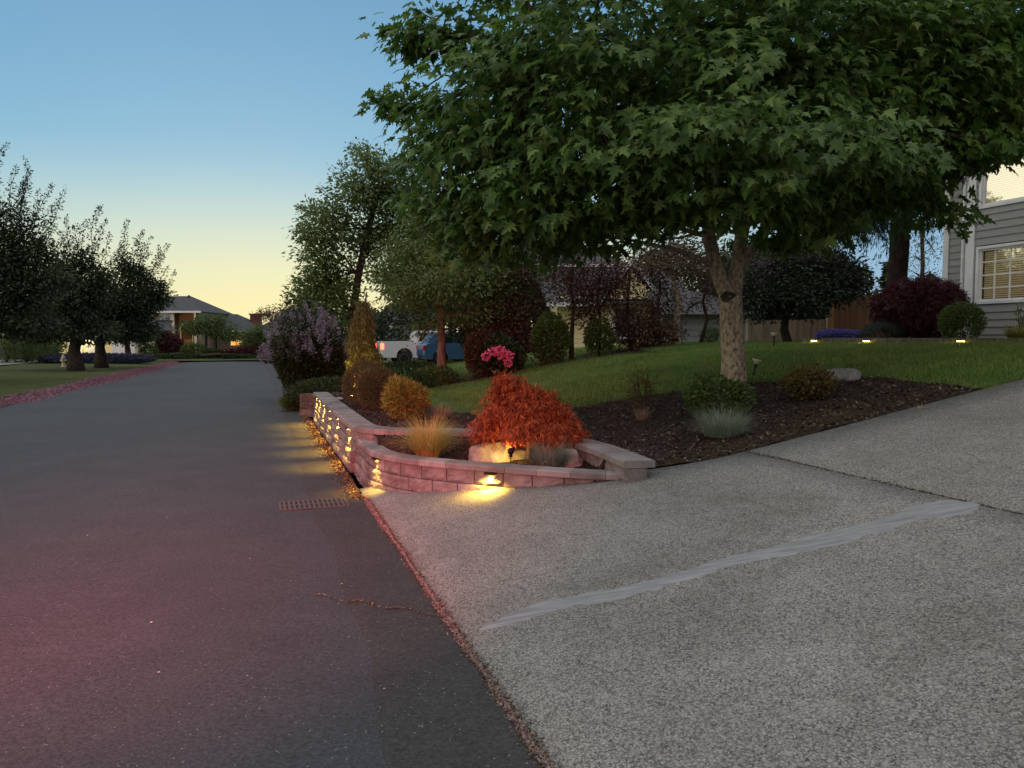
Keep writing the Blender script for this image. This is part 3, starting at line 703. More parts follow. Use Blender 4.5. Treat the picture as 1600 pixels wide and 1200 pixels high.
# weeping laceleaf maple
def weeping(name, b, label, rx, ry, h, n, m):
    r = empty(name, b, label, 'tree'); mb = MB()
    mb.tube([(0,0,-.05), (.02,0,.12), (-.03,.02,.28), (.0,.02,h*.62)], [.035,.028,.024,.018], 8, rough=.1)
    P_, T_, N_, S_ = [], [], [], []
    nb = 74
    for k in range(nb):
        az = k*2.399+rng.random()*.4; q = (.30+.72*rng.random())
        a = Vector((0, .02, h*(.42+.25*rng.random()))); ex, ey = rx*q*math.cos(az), ry*q*math.sin(az)
        topz = h*(.98-.50*q**2+.12*rng.normal()+.16*max(0, math.cos(az-2.5))*q); lift = 1+.0*rng.random()
        low_ = h*(.62-.55*q+.12*rng.normal()) if q > .55 else topz-.1
        low_ = max(low_, .25+.07*rng.random() if ey < 0 else .08); pts = []
        for i in range(9):
            t = i/8; x, y = ex*(t**.8), ey*(t**.8)
            z = a.z+(topz-a.z)*math.sin(min(1, t*1.9)*math.pi/2) if t < .55 else topz+(low_-topz)*((t-.55)/.45)**1.5
            pts.append(Vector((x, y, z)))
        mb.tube(pts, [.010-.0085*i/8 for i in range(9)], 5, rough=.1)
        for i in range(3, 9):
            k2 = int(n/nb/6*(1.2 if i > 4 else .8)); p = np.array(pts[i])+rng.normal(size=(k2, 3))*[.055,.055,.04]
            if i < 8: p += (np.array(pts[i+1])-np.array(pts[i]))*rng.random((k2, 1))
            tt = np.stack([np.full(k2, ex), np.full(k2, ey), np.full(k2, 0)], 1); tt = unit(tt)*.55+rng.normal(size=(k2, 3))*.45; tt[:, 2] -= .75
            nn = unit(np.array([[ex, ey, .6]]))+rng.normal(size=(k2, 3))*.45
            P_.append(p); T_.append(tt); N_.append(nn); S_.append(.045+.045*rng.random(k2))
    mb.build('trunk', M['bark_red'], r, True)
    p = np.vstack(P_); p[:, 2] = np.maximum(p[:, 2], .05)
    V_, F_ = scatter(LACE, p, np.vstack(T_), np.vstack(N_), np.concatenate(S_)); npmesh('crown', V_, F_, r, m); return r
weeping('laceleaf_maple', gp(822, 7.5), 'low weeping laceleaf maple with feathery orange red leaves in the planter', .55, .40, .69, 15000, M['lace'])
M['rockdark'] = (lambda m: (base(m, ramp(m, noise(m, coords(m), 7, 8, .7), [(.3, (.09,.09,.085)), (.55, (.19,.185,.17)), (.75, (.33,.32,.30))])), nrm(m, bump(m, noise(m, coords(m), 14, 8, .7), .6, .03)), m)[-1])(mat('dark lichened rock', rough=.9, spec=.2))
rk = rock('boulder', gp(768, 7.42, -.03), (.21, .13, .17), 'pale lit boulder beside the weeping red maple, in the planter', M['rock'], 3.3)
rock('boulder', gp(800, 7.6, -.04), (.16, .14, .10), 'low pale boulder tucked behind the spotlight under the red maple', M['rock'], 8.1)
rock('boulder', gp(890, 7.15, -.03), (.13, .09, .15), 'yellow lit boulder right of the red maple, by the end of the upper wall', M['rock'], 5.7)
M['goldgrass'] = leafmat('golden grass', (.28,.25,.06), (.55,.49,.14), (.60,.42,.20), .35, .6, .3)
M['bluegrass'] = leafmat('blue fescue', (.13,.17,.13), (.26,.31,.25), (.34,.33,.24), .25, .7, .2)
M['drygrass'] = leafmat('dry grass', (.14,.10,.07), (.30,.22,.15), (.38,.26,.18), .2, .8, .1)
tuft('ornamental_grass', gp(668, 7.55, 0), 'golden arching grass clump at the left of the planter', 1500, .52, 1.15, .005, M['goldgrass'], r=.10)
tuft('fescue_clump', gp(858, 7.0), 'low blue grey fescue clump in front of the red maple', 1500, .34, 1.2, .0035, M['bluegrass'], r=.12)
# spotlight aimed at the maple
p = gp(798, 7.0); s_ = empty('garden_spotlight', p, 'small black garden spotlight silhouetted in front of the boulder', 'garden light')
mb = MB(); mb.lathe([(.006, -.08), (.006, .10), (.014, .102), (.014, .118), (.008, .125)], 10); mb.build('stake', M['black'], s_, True)
mb = MB(); mb.lathe([(.012,-.045), (.024,-.04), (.027,-.01), (.027,.03), (.031,.032), (.031,.042), (.027,.042)], 16, (0,0,.152), 'y'); mb.build('lamp_head', M['black'], s_, True)
mb = MB(); mb.lathe([(.001,.0385), (.026,.0385), (.026,.040)], 16, (0,0,.152), 'y'); mb.build('lens', M['lens'], s_)
spot('lamp', (0, .07, .152), (.0, 1, .12), s_, 15, 160, (1, .64, .12), .02, .8)
# pebbles / little bits
for k, (px, py, r_, lb) in enumerate([(531,625,.07,'rounded white stone on the mulch behind the far part of the wall cap'), (1029,720,.022,'white pebble beside the end of the upper wall cap')]):
    c = cast(px, py); rock('pebble', (c.x, c.y, sz(c.x, c.y)), (r_, r_*.7, r_*.5), lb, M['stone'], k*3., 'pebble', 3)

# ---------------- shrubs and plants behind the wall ----------------
def cp(px, py): c = cast(px, py); return Vector((c.x, c.y, sz(c.x, c.y)))
M['bronze_leaf'] = leafmat('bronze green needles', (.06,.06,.022), (.11,.105,.04), (.15,.12,.045), .2)
M['gold_leaf'] = leafmat('golden foliage', (.15,.14,.025), (.32,.29,.05), (.25,.26,.07), .25)
M['green_leaf'] = leafmat('green foliage', (.045,.07,.016), (.08,.13,.03), (.12,.17,.04))
M['dkgreen'] = leafmat('dark green foliage', (.02,.034,.012), (.038,.06,.02), (.06,.085,.028))
M['purple_leaf'] = leafmat('dark red purple foliage', (.045,.018,.018), (.09,.032,.026), (.13,.055,.035), .3)
M['rust_leaf'] = leafmat('rust red foliage', (.05,.022,.014), (.10,.04,.022), (.07,.06,.025), .3)
M['wine'] = leafmat('wine red lace foliage', (.035,.006,.010), (.075,.012,.018), (.10,.022,.02), .3)
M['lilac'] = leafmat('lilac blossom', (.16,.145,.20), (.26,.23,.30), (.34,.31,.37), .25, .8)
M['pink'] = leafmat('bright pink blossom', (.75,.08,.22), (.90,.16,.34), (.92,.3,.45), .3)
M['lavender'] = leafmat('violet blue blossom', (.08,.08,.30), (.14,.13,.45), (.10,.13,.16), .25)
M['whitebl'] = leafmat('white blossom', (.5,.5,.48), (.75,.75,.72), (.20,.25,.15), .3)
M['yelgreen'] = leafmat('yellow green foliage', (.10,.11,.02), (.22,.22,.04), (.28,.26,.06), .3)
def Yof(px, py): return cast(px, py).y
b1 = cp(632, 655); bush('golden_shrub', b1, 'golden bushy shrub between the round brown shrub and the front grass', (.25,.24,.47), NEEDLE, M['gold_leaf'], 5200, .085, 'shrub', lump=.4, out=.8, shell=.6)
b2 = cp(592, 640); bush('clipped_shrub', b2, 'rounded clipped bronze shrub just left of the golden shrub', (.31,.31,.54), NEEDLE, M['bronze_leaf'], 9000, .06, 'shrub', lump=.16, out=1.1, shell=.3)
b3 = at(574, 606, 12.3); b3.z = sz(b3.x, b3.y); bush('clipped_shrub', b3, 'rounded bronze shrub farthest back, touching the weeping conifer', (.36,.34,.62), NEEDLE, M['bronze_leaf'], 9000, .055, 'shrub', lump=.12, out=1.2, shell=.2)
tuft('fescue_clump', cp(690, 656), 'small tan grass clump on the mulch beside the lawn edge', 420, .30, 1.3, .006, M['drygrass'], r=.09)
tuft('fescue_clump', cp(514, 612), 'straw coloured low grass clump lit yellow behind the far cap', 400, .26, 1.4, .006, M['drygrass'], r=.2)
tuft('weed_tuft', cp(1440, 640)+Vector((0,0,0)), 'tiny yellow green weed tuft on the mulch near the driveway, right of the bronze shrub', 40, .09, 1.2, .004, M['goldgrass'], 'weed', r=.03)
tuft('weed_tuft', cp(1308, 650), 'tiny straw coloured weed tuft on the mulch below the flat rock', 60, .09, 1.2, .004, M['drygrass'], 'weed', r=.06)
tuft('fescue_clump', cp(1129, 683), 'round grey green fescue clump on the mulch below the big maple', 1500, .36, 1.25, .0035, M['bluegrass'], r=.17)
tuft('fescue_clump', cp(1003, 656), 'thin leaning straw grass clump left of the maple trunk', 160, .22, .9, .004, M['drygrass'], r=.06)
M['olive_leaf'] = leafmat('olive bronze foliage', (.05,.045,.012), (.12,.095,.028), (.16,.09,.03))
bush('spirea_shrub', cp(1263, 626), 'low bronze and green leafy shrub in front of the flat rock', (.24,.22,.30), SMALL, M['olive_leaf'], 2400, .045, 'shrub', lump=.5, shell=.7)
bush('leafy_shrub', cp(1118, 655), 'dark green leafy shrub at the foot of the maple trunk', (.33,.28,.42), SMALL, M['green_leaf'], 2400, .05, 'shrub', lump=.35)
bush('wispy_shrub', cp(1003, 643), 'sparse yellowish wispy shrub at the lawn edge left of the trunk', (.20,.18,.50), NEEDLE, M['olive_leaf'], 520, .075, 'shrub', lump=.5, shell=.8)
rock('flat_rock', cp(1314, 597), (.22, .15, .12), 'flat grey rock lying at the lawn edge behind the bronze shrub', M['rockdark'], 11.2)
rock('pebble', cp(1296, 596), (.05, .04, .04), 'small pale stone in front of the left end of the flat rock', M['stone'], 2.2, 'pebble', 3)
# ground light near the trunk (bell shaped, unlit)
def bell_light(p, h, label, tilt=0):
    r = empty('path_light', p, label, 'path light'); r.rotation_euler = (0, tilt, 0)
    mb = MB(); mb.tube([(0,0,-.05), (0,0,h-.05)], .012, 8); mb.lathe([(.022, h-.06), (.022, h-.045), (.012, h-.03)], 10); mb.build('stake', M['black'], r, True)
    mb = MB(); mb.lathe([(.018, h-.03), (.03, h-.01), (.055, h+.015), (.065, h+.03), (.06, h+.032), (.02, h+.02)], 16); mb.build('lamp_shade', mat('pale glass shade', (.6,.58,.5), .35), r, True)
    return r
bell_light(cp(1177, 588), .20, 'small pale bell shaped garden light on a black stake right of the maple trunk', R(12))
bell_light(cp(1475, 533)+Vector((0,0,.06)), .20, 'small white path light in front of the green shrub by the grey house')
bell_light(cp(1209, 545), .26, 'small white lit path light on the lawn by the pale fence')

# ---------------- timber edged terrace ----------------
def fuv(u0, v0, z0=0): return lambda s, w, z: Vector((*uv2w(u0-s, v0+w), z0+z))
M['timber'] = barkmat('weathered timber', (.07,.06,.05), (.17,.15,.125), 20, .3, .4)
t = empty('terrace_edging', (*uv2w(8, 10.5), 1.35), 'long low grey timber edging holding the raised bed in front of the grey house', 'garden edging')
mb = MB(t.location); fr = fuv(13.0, 10.5)
for i in range(6): mb.box((i*2.4+.004, 0, 1.28), (i*2.4+2.396, .14, 1.525+.006*math.sin(i*5)), 0, fr)
mb.build('board', M['timber'], t)
sheet('terrace_bed', np.arange(-2, 13.3, .3), np.arange(10.6, 15, .3), lambda U, V: 1.47+.05*vnoise(U, V, 2), M['mulch'])
for k, (px, lb, e) in enumerate([(1275, 'leftmost warm light under the timber edging, by the violet flowers', 26), (1357, 'middle warm light under the timber edging, below the grey green mound', 26), (1505, 'brightest warm light under the timber edging, nearest the grey house corner', 85)]):
    d = ray(px, 537); Y = 10.5/(d.x*CT+ST); q = (d.x*Y-CT*.03, Y-ST*.03)
    r = empty('edging_light', (*q, 1.475), lb, 'garden light', 'lights along the timber edging', math.atan2(-ST, -CT))
    b = MB(); b.box((-.03, -.07, 0), (.05, .07, .012)); b.build('housing', M['bronze'], r)
    b = MB(); b.box((0, -.05, -.014), (.046, .05, -.001)); b.build('lens', emis('edging lamp lens', (1, .55, .13), 30), r)
    spot('lamp', (.03, 0, -.018), (.35, 0, -1), r, e, 150)

# ---------------- houses ----------------
def siding(name, c, gap=.35):
    m = mat(name, c, .6, spec=.25); co = coords(m); mp = N(m, 'ShaderNodeMapping'); mp.inputs['Scale'].default_value = (1,1,9); L(m, co, mp.inputs[0])
    n1 = noise(m, mp.outputs[0], 6, 5, .6); g = N(m, 'ShaderNodeNewGeometry')
    x = mix(m, .25, c, ramp(m, n1, [(.3, .6), (.7, 1.1)]), 'MULTIPLY'); x = mix(m, .3, x, ramp(m, g.outputs['Random Per Island'], [(0, .75), (1, 1.1)]), 'MULTIPLY')
    base(m, x); nrm(m, bump(m, n1, .15, .004)); return m
M['greysid'] = siding('grey lap siding', (.34,.34,.325)); M['creamsid'] = siding('cream lap siding', (.85,.73,.42)); M['bluesid'] = siding('blue grey siding', (.22,.23,.25))
M['tansid'] = siding('tan siding', (.20,.17,.12)); M['brownsid'] = siding('brown wood panelling', (.16,.07,.035))
M['roof'] = (lambda m: (base(m, ramp(m, noise(m, coords(m), 6, 7, .8), [(.3, (.035,.037,.04)), (.7, (.10,.10,.105))])), nrm(m, bump(m, noise(m, coords(m), 30, 3), .5, .02)), m)[-1])(mat('asphalt shingles', rough=.9, spec=.2))
M['roofgreen'] = mat('dark greenish shingles', (.045,.055,.055), .9)
def lap(mb, fr, length, z0, z1, ex, holes=(), proud=.02, gable=None):
    z = z0; i = 0
    while z < z1-.01:
        zt = min(z+ex, z1); segs = [(0, length)]
        if gable: a, b = gable(z+ex/2); segs = [(a, b)] if b > a else []
        for (h0, h1, hz0, hz1) in holes:
            if zt > hz0+.02 and z < hz1-.02:
                ns = []
                for (a, b) in segs:
                    if h1 <= a or h0 >= b: ns.append((a, b))
                    else:
                        if h0 > a: ns.append((a, h0))
                        if h1 < b: ns.append((h1, b))
                segs = ns
        for (a, b) in segs:
            cut = a
            while cut < b-.01:
                c = min(b, cut+3.6+.7*math.sin(i*2.3)) if b-cut > 4.5 else b
                mb.add([fr(cut, -proud, z), fr(c-.002, -proud, z), fr(c-.002, -.002, zt), fr(cut, -.002, zt), fr(cut, 0.01, z), fr(c-.002, .01, z)], [(0,1,2,3), (0,4,5,1)]); cut = c
        z += ex; i += 1
def glassmat(name, tint=(.02,.025,.03), refl=.4, rough=.03):
    m = bpy.data.materials.new(name); m.use_nodes = True; nt = m.node_tree; nt.nodes.remove(nt.nodes['Principled BSDF'])
    g = nt.nodes.new('ShaderNodeBsdfGlossy'); g.inputs['Roughness'].default_value = rough
    t_ = nt.nodes.new('ShaderNodeBsdfTransparent'); x = nt.nodes.new('ShaderNodeMixShader'); x.inputs[0].default_value = refl
    nt.links.new(t_.outputs[0], x.inputs[1]); nt.links.new(g.outputs[0], x.inputs[2]); nt.links.new(x.outputs[0], nt.nodes['Material Output'].inputs[0]); return m
M['glass'] = glassmat('window glass', refl=.72); M['blind'] = mat('pale window blind', (.8,.74,.58), .6)
M['dark'] = mat('dark interior', (.02,.02,.02), .9)
def window(parent, fr, s0, s1, z0, z1, cols, rows, blinds=True, o=None, blindm=None, tw=.055):
    mb = MB(parent.location)
    for a, b in (((s0-tw, -.035, z0-tw), (s1+tw, .02, z0)), ((s0-tw, -.035, z1), (s1+tw, .02, z1+tw)), ((s0-tw, -.033, z0), (s0, .02, z1)), ((s1, -.033, z0), (s1+tw, .02, z1))): mb.box(a, b, 0, fr)
    for a, b in (((s0, .0, z0), (s1, .05, z0+.04)), ((s0, .0, z1-.04), (s1, .05, z1)), ((s0, .002, z0+.04), (s0+.04, .048, z1-.04)), ((s1-.04, .002, z0+.04), (s1, .048, z1-.04))): mb.box(a, b, 0, fr)
    w = mb.build('window', M['white'], parent)
    for i in range(1, cols):
        if True:
            pass
    mg = MB(parent.location)
    for i in range(1, cols): x = s0+(s1-s0)*i/cols; mg.box((x-.011, .016, z0+.04), (x+.011, .026, z1-.04), 0, fr)
    for i in range(1, rows): x = z0+(z1-z0)*i/rows; mg.box((s0+.04, .017, x-.011), (s1-.04, .025, x+.011), 0, fr)
    if cols*rows > 1: mg.build('muntin', M['white'], w)
    g = MB(parent.location); g.add([fr(s0+.03, .028, z0+.03), fr(s1-.03, .028, z0+.03), fr(s1-.03, .028, z1-.03), fr(s0+.03, .028, z1-.03)], [(0,1,2,3)]); g.build('pane', M['glass'], w)
    if blinds:
        b = MB(parent.location); z = z0+.06
        while z < z1-.05: b.add([fr(s0+.05, .075, z), fr(s1-.05, .075, z), fr(s1-.05, .10, z+.034), fr(s0+.05, .10, z+.034)], [(0,1,2,3)]); z += .042
        b.build('blind', blindm or M['blind'], w)
    k = MB(parent.location); k.box((s0-.05, .14, z0-.05), (s1+.05, .16, z1+.05), 0, fr); k.build('reveal', M['dark'], w)
    return w
# the grey house on the right, gable towards the road
hc = uv2w(12.0, 13.68); hs = empty('grey_house', (*hc, 1.3), 'two storey grey lap sided house with white trim at the right edge', 'house')
fr = fuv(12.0, 13.68); frb = fuv(13.05, 14.23); EX = .147
W1 = (.27, 3.2, 2.25, 3.28); W2 = (.29, 3.2, 4.13, 5.45)
mb = MB(hs.location); lap(mb, fr, 11, 1.3, 6.3, EX, [W1, W2])
def gab(z): q = (z-6.0)*1.45; return (max(0, q-.9), 11-max(0, q-.9))
lap(mb, fr, 11, 6.3, 9.0, EX, (), .014, gab)
lap(mb, frb, 1.15, 1.3, 6.2, EX)
fr_end = lambda s, w_, z: Vector((*uv2w(13.05-w_*0+0-.0, 14.35+s), z))
mb.quad(frb(0,0,1.3), frb(0,8,1.3), frb(0,8,6.2), frb(0,0,6.2)); mb.quad(fr(0,0,1.3), fr(0,.6,1.3), fr(0,.6,6.3), fr(0,0,6.3)); mb.quad(fr(0,9,1.3), fr(11,9,1.3), fr(11,9,6.3), fr(0,9,6.3)); mb.quad(fr(11,0,1.3), fr(11,9,1.3), fr(11,9,6.3), fr(11,0,6.3))
for a, b in (((0,.2,1.3), (.27,.6,6.3)), ((3.25,.2,1.3), (11,.6,6.3)), ((.2,.2,1.3), (3.3,.6,2.2)), ((.2,.2,3.34), (3.3,.6,4.15)), ((.2,.2,5.6), (3.3,.6,6.3))): mb.box(a, b, 0, fr)
mb.build('wall', M['greysid'], hs)
mb = MB(hs.location); mb.box((-.02, -.045, 1.3), (.17, .02, 6.3), 0, fr); mb.box((-.022, .022, 1.3), (.0, .20, 6.3), 0, fr); mb.box((-.02, -.04, 1.3), (.12, .02, 6.2), 0, frb); mb.box((.0,-.03,4.02+.0), (0.001,-.02,4.03), 0, fr)
mb.build('corner_board', M['white'], hs)
def glowblind(name, e):
    m = mat(name, (.8,.74,.55), .6); P(m).inputs['Emission Color'].default_value = (1, .80, .42, 1); P(m).inputs['Emission Strength'].default_value = e; return m  # glow added to the blinds themselves, in place of bright sky reflected in the glass
window(hs, fr, *W1, 9, 4, blindm=glowblind('lower blind with added glow', .28)); window(hs, fr, *W2, 2, 1, blindm=glowblind('upper blind with added glow', .22))
mb = MB(hs.location); pk = 5.6; zr = 9.6; ze = 5.75
for sgn, s0 in ((1, -1.5), (-1, 12.5)):
    a = (s0, -.45, ze); b = (pk, -.45, zr)
    mb.add([fr(s0, -.45, ze), fr(pk, -.45, zr), fr(pk, 12, zr), fr(s0, 12, ze), fr(s0, -.45, ze-.14), fr(pk, -.45, zr-.14), fr(pk, 12, zr-.14), fr(s0, 12, ze-.14)], [(0,1,2,3), (4,5,6,7), (0,4,7,3)])
mb.build('roof', M['roof'], hs)
mb = MB(hs.location)
for s0 in (-1.5, 12.5): mb.add([fr(s0, -.48, ze-.18), fr(pk, -.48, zr-.18), fr(pk, -.48, zr+.04), fr(s0, -.48, ze+.04), fr(s0, -.44, ze-.18), fr(pk, -.44, zr-.18), fr(pk, -.44, zr+.04), fr(s0, -.44, ze+.04)], [(0,1,2,3), (4,5,6,7), (0,1,5,4), (3,2,6,7)])
mb.build('rake_board', M['white'], hs)
mb = MB(hs.location); pts = [fr(-.14, .03, 6.0), fr(-.14, .03, 2.0), fr(-.14, -.01, 1.35)]; mb.tube(pts, .035, 8); mb.build('downspout', M['white'], hs)
mb = MB(hs.location); mb.box((1.75, -.06, 1.95), (2.0, -.01, 2.03), 0, fr); mb.build('vent', M['black'], hs)

# cream house behind the shrubs
Yc = 27.; x0 = (872-800)/F*Yc; zc = ground(x0, Yc)-.1
frc = lambda s, w_, z: Vector((x0+s*.97-w_*.1, Yc+w_+s*.1, z))
cr = empty('cream_house', (x0, Yc, zc), 'cream lap sided house with dark shingle roof and white trimmed gable behind the purple trees', 'house')
mb = MB(cr.location); lap(mb, frc, 4.6, zc, 3.0, .17, [(2.0, 2.9, 1.5, 2.7), (3.35, 4.1, 1.5, 2.7)])
lap(mb, lambda s, w_, z: frc(s, w_+.9, z), 4.6, 3.0, 3.2, .17)
for a, b in (((0,.3,zc), (1.95,7,2.95)), ((2.95,.3,zc), (4.6,7,2.95))): mb.box(a, b, 0, frc)
lap(mb, lambda s, w_, z: frc(s, w_-.3, z), 4.6, 2.9, 4.1, .17, (), .014, lambda z: (1.65+(z-2.9)*1.0, 3.55-(z-2.9)*1.0))
mb.build('wall', M['creamsid'], cr)
window(cr, frc, 2.05, 2.85, 1.55, 2.65, 1, 1); window(cr, frc, 3.4, 4.05, 1.55, 2.65, 1, 1)
mb = MB(cr.location)
mb.add([frc(-.5,-.5,2.75), frc(5.1,-.5,2.75), frc(5.1,3.5,4.3), frc(-.5,3.5,4.3), frc(5.1,7.5,2.75), frc(-.5,7.5,2.75)], [(0,1,2,3), (3,2,4,5)])
mb.build('roof', M['roof'], cr)
mb = MB(cr.location); mb.box((-.5,-.55,2.62), (1.4,-.50,2.76), 0, frc)
for a, b in ((1.45, 2.6), (3.75, 2.6)): mb.add([frc(a,-.36,2.72), frc(b,-.36,4.12), frc(b,-.36,4.3), frc(a,-.36,2.9), frc(a,-.30,2.72), frc(b,-.30,4.12), frc(b,-.30,4.3), frc(a,-.30,2.9)], [(0,1,2,3), (4,5,6,7), (0,1,5,4), (3,2,6,7)])
mb.box((1.86,-.03,zc), (1.96,.01,2.75), 0, frc); mb.build('trim_board', M['white'], cr)
mb = MB(cr.location); mb.add([frc(1.35,-.4,2.75), frc(2.6,-.4,4.25), frc(2.6,3.3,4.25), frc(1.35,3.3,2.75), frc(3.85,-.4,2.75), frc(3.85,3.3,2.75)], [(0,1,2,3), (1,4,5,2)]); mb.build('gable_roof', M['roof'], cr)
# taller roof part with gutter behind
mb = MB(cr.location); mb.box((-.9, 4, 2.8), (3.2, 9, 4.55), 0, frc); mb.build('upper_wall', M['bluesid'], cr)
mb = MB(cr.location); mb.add([frc(-1.4,3.6,4.45), frc(3.6,3.6,4.45), frc(2.4,6.5,5.6), frc(-.2,6.5,5.6), frc(3.6,9.5,4.45), frc(-1.4,9.5,4.45)], [(0,1,2,3), (1,4,2), (3,2,4,5), (0,3,5)]); mb.build('upper_roof', M['roof'], cr)
mb = MB(cr.location); mb.box((-1.4, 3.5, 4.36), (3.6, 3.6, 4.47), 0, frc); mb.build('gutter', M['white'], cr)
# blue grey garage wall behind the maple trunk
Yg = 25.; x1 = (1040-800)/F*Yg; zg = ground(x1, Yg)-.2; frg = lambda s, w_, z: Vector((x1+s, Yg+w_+s*.1, z))
gh = empty('grey_garage', (x1, Yg, zg), 'plain blue grey garage wall low behind the maple trunk', 'garage')
mb = MB(gh.location); lap(mb, frg, 3.2, zg, 2.35, .2); mb.box((0,.02,zg), (3.2,4,2.35), 0, frg); mb.build('wall', M['bluesid'], gh)
mb = MB(gh.location); mb.add([frg(-.3,-.3,2.3), frg(3.5,-.3,2.3), frg(3.5,2,3.2), frg(-.3,2,3.2), frg(3.5,4.3,2.3), frg(-.3,4.3,2.3)], [(0,1,2,3), (3,2,4,5)]); mb.build('roof', M['roof'], gh)
# fences
M['cedar'] = barkmat('brown cedar boards', (.20,.09,.035), (.32,.16,.07), 8, .15, .3); M['palewood'] = barkmat('pale weathered boards', (.22,.17,.13), (.36,.29,.23), 8, .15, .3)
def fence(name, A, B, h, label, m, bw=.14, htop=None):
    A, B = Vector(A), Vector(B); r = empty(name, A, label, 'fence'); ln = (B-A).length; d = (B-A)/ln; nrm_ = Vector((-d.y, d.x, 0)); mb = MB(A); n = int(ln/bw)
    for i in range(n):
        a = A+d*(i*bw); o = .006*(i % 2); zt = h+(0 if htop is None else (htop-h)*i/n)+.012*random.random()
        vs = [a+nrm_*k+Vector((0,0,z))+d*w_ for z in (0, zt) for k in (o, o+.018) for w_ in (.003, bw-.003)]
        mb.add(vs, [(0,1,3,2), (4,6,7,5), (0,4,5,1), (2,3,7,6), (0,2,6,4), (1,5,7,3)])
    mb.build('board', m, r)
    for k in range(int(ln/2.4)+1):
        a = A+d*(k*2.4); mp = MB(A)
        vs = [a+nrm_*q+Vector((0,0,z))+d*w_ for z in (0, h+.05) for q in (-.012, -.1) for w_ in (.0, .09)]
        mp.add(vs, [(0,1,3,2), (4,6,7,5), (0,4,5,1), (2,3,7,6), (0,2,6,4), (1,5,7,3)]); mp.build('post', m, r)
    return r
A = at(1296, 533, 20); B = at(1400, 533, 22.5); fence('board_fence', (A.x, A.y, 1.3), (B.x, B.y, 1.3), 1.15, 'brown cedar board fence between the dark lilac tree and the wine red maple', M['cedar'], .14, 1.62)
A = at(1165, 540, 21); B = at(1300, 540, 21.5); fence('board_fence', (A.x, A.y, 1.15), (B.x, B.y, 1.2), .85, 'low pale weathered board fence right of the maple trunk', M['palewood'])

# neighbour's low block wall at the far end of the bed
nb_ = empty('garden_wall', at(505, 612, 14.9), 'low brown block garden wall beyond the far end of the retaining wall', 'garden wall'); nb_.location.z = 0
mb = MB(nb_.location); pth = [(at(468,600,15.2).x, 15.2), (at(505,600,14.95).x, 14.95), (at(556,600,15.1).x, 15.1)]
for i in range(3): course(mb, pth, -.03+.15*i, -.03+.15*(i+1), .01*(3-i), .2, .4, .5*(i % 2), inward=-1)
mb.build('block_face', M['brownblock'], nb_)

# ---------------- far houses ----------------
YF = 84.; pm = F/YF
def ff(px, py, w_=0): p = at(px, py, YF+w_); return p
def farbox(mb, xa, ya, xb, yb, w0, w1):   # pixel rectangle at the far depth, given real thickness
    a = at(xa, yb, YF); b = at(xb, ya, YF); mb.box((a.x, YF+w0, a.z), (b.x, YF+w1, b.z))
fh = empty('far_house', at(290, 562, YF), 'two storey hip roofed house with arched timber entry at the end of the road', 'house')
O = fh.location
def z_(py): return at(300, py, YF).z
def x_(px): return at(px, 500, YF).x
gz = z_(563)
mb = MB(O); mb.box((x_(205), YF+.2, gz), (x_(271), YF+9, z_(487))); mb.box((x_(305), YF+.2, gz), (x_(313), YF+9, z_(487))); mb.box((x_(316), YF+4, gz), (x_(384), YF+12, z_(518))); mb.build('wall', M['tansid'], fh)
mb = MB(O); mb.box((x_(271), YF+.8, gz), (x_(305), YF+3, z_(488))); mb.build('entry_wall', M['brownsid'], fh)
mb = MB(O); mb.box((x_(268), YF, gz), (x_(271.5), YF+.25, z_(488))); mb.box((x_(303), YF, gz), (x_(306), YF+.25, z_(488))); mb.box((x_(196), YF-.6, z_(489)), (x_(317), YF-.4, z_(486))); mb.box((x_(200), YF-2.7, z_(522)), (x_(277), YF-2.5, z_(519.5)))
mb.box((x_(249), YF+.1, z_(503)), (x_(267), YF+.19, z_(501.5))); mb.box((x_(249), YF+.1, z_(489)), (x_(250), YF+.19, z_(503))); mb.box((x_(256), YF+.1, z_(489)), (x_(257), YF+.19, z_(503))); mb.box((x_(265.5), YF+.1, z_(489)), (x_(267), YF+.19, z_(503)))
mb.build('trim', M['white'], fh)
g = MB(O); g.box((x_(250), YF+.12, z_(501.5)), (x_(266), YF+.17, z_(489))); g.build('window_pane', mat('sky lit glass', (.15,.2,.25), .05, .0, .8), fh)
mb = MB(O)
c = [Vector((x_(192), YF-.6, z_(487))), Vector((x_(317), YF-.6, z_(487))), Vector((x_(317), YF+9.6, z_(487))), Vector((x_(192), YF+9.6, z_(487)))]
rg = [Vector((x_(235), YF+4.5, z_(459))), Vector((x_(272), YF+4.5, z_(459)))]
mb.add(c+rg, [(0,1,5,4), (1,2,5), (2,3,4,5), (3,0,4)]); 
c = [Vector((x_(198), YF-2.8, z_(520))), Vector((x_(278), YF-2.8, z_(520))), Vector((x_(271), YF+.1, z_(500))), Vector((x_(205), YF+.1, z_(500)))]
mb.add(c, [(0,1,2,3)]); mb.build('roof', M['roof'], fh)
mb = MB(O); c = [Vector((x_(308), YF+3, z_(512))), Vector((x_(390), YF+3, z_(521))), Vector((x_(330), YF+8, z_(487))), Vector((x_(316), YF+8, z_(487))), Vector((x_(390), YF+13, z_(521)))]
mb.add(c, [(0,1,2,3), (1,4,2)]); mb.build('wing_roof', M['roofgreen'], fh)
mb = MB(O); mb.box((x_(213), YF-2, gz), (x_(273), YF+.1, z_(521))); mb.build('garage_wall', M['creamsid'], fh)
mb = MB(O)
for a, b in ((219, 244), (248, 270)):
    mb.box((x_(a), YF-2.1, gz), (x_(b), YF-2.02, z_(530)))
mb.build('garage_door', M['white'], fh)
mb = MB(O); n = 14
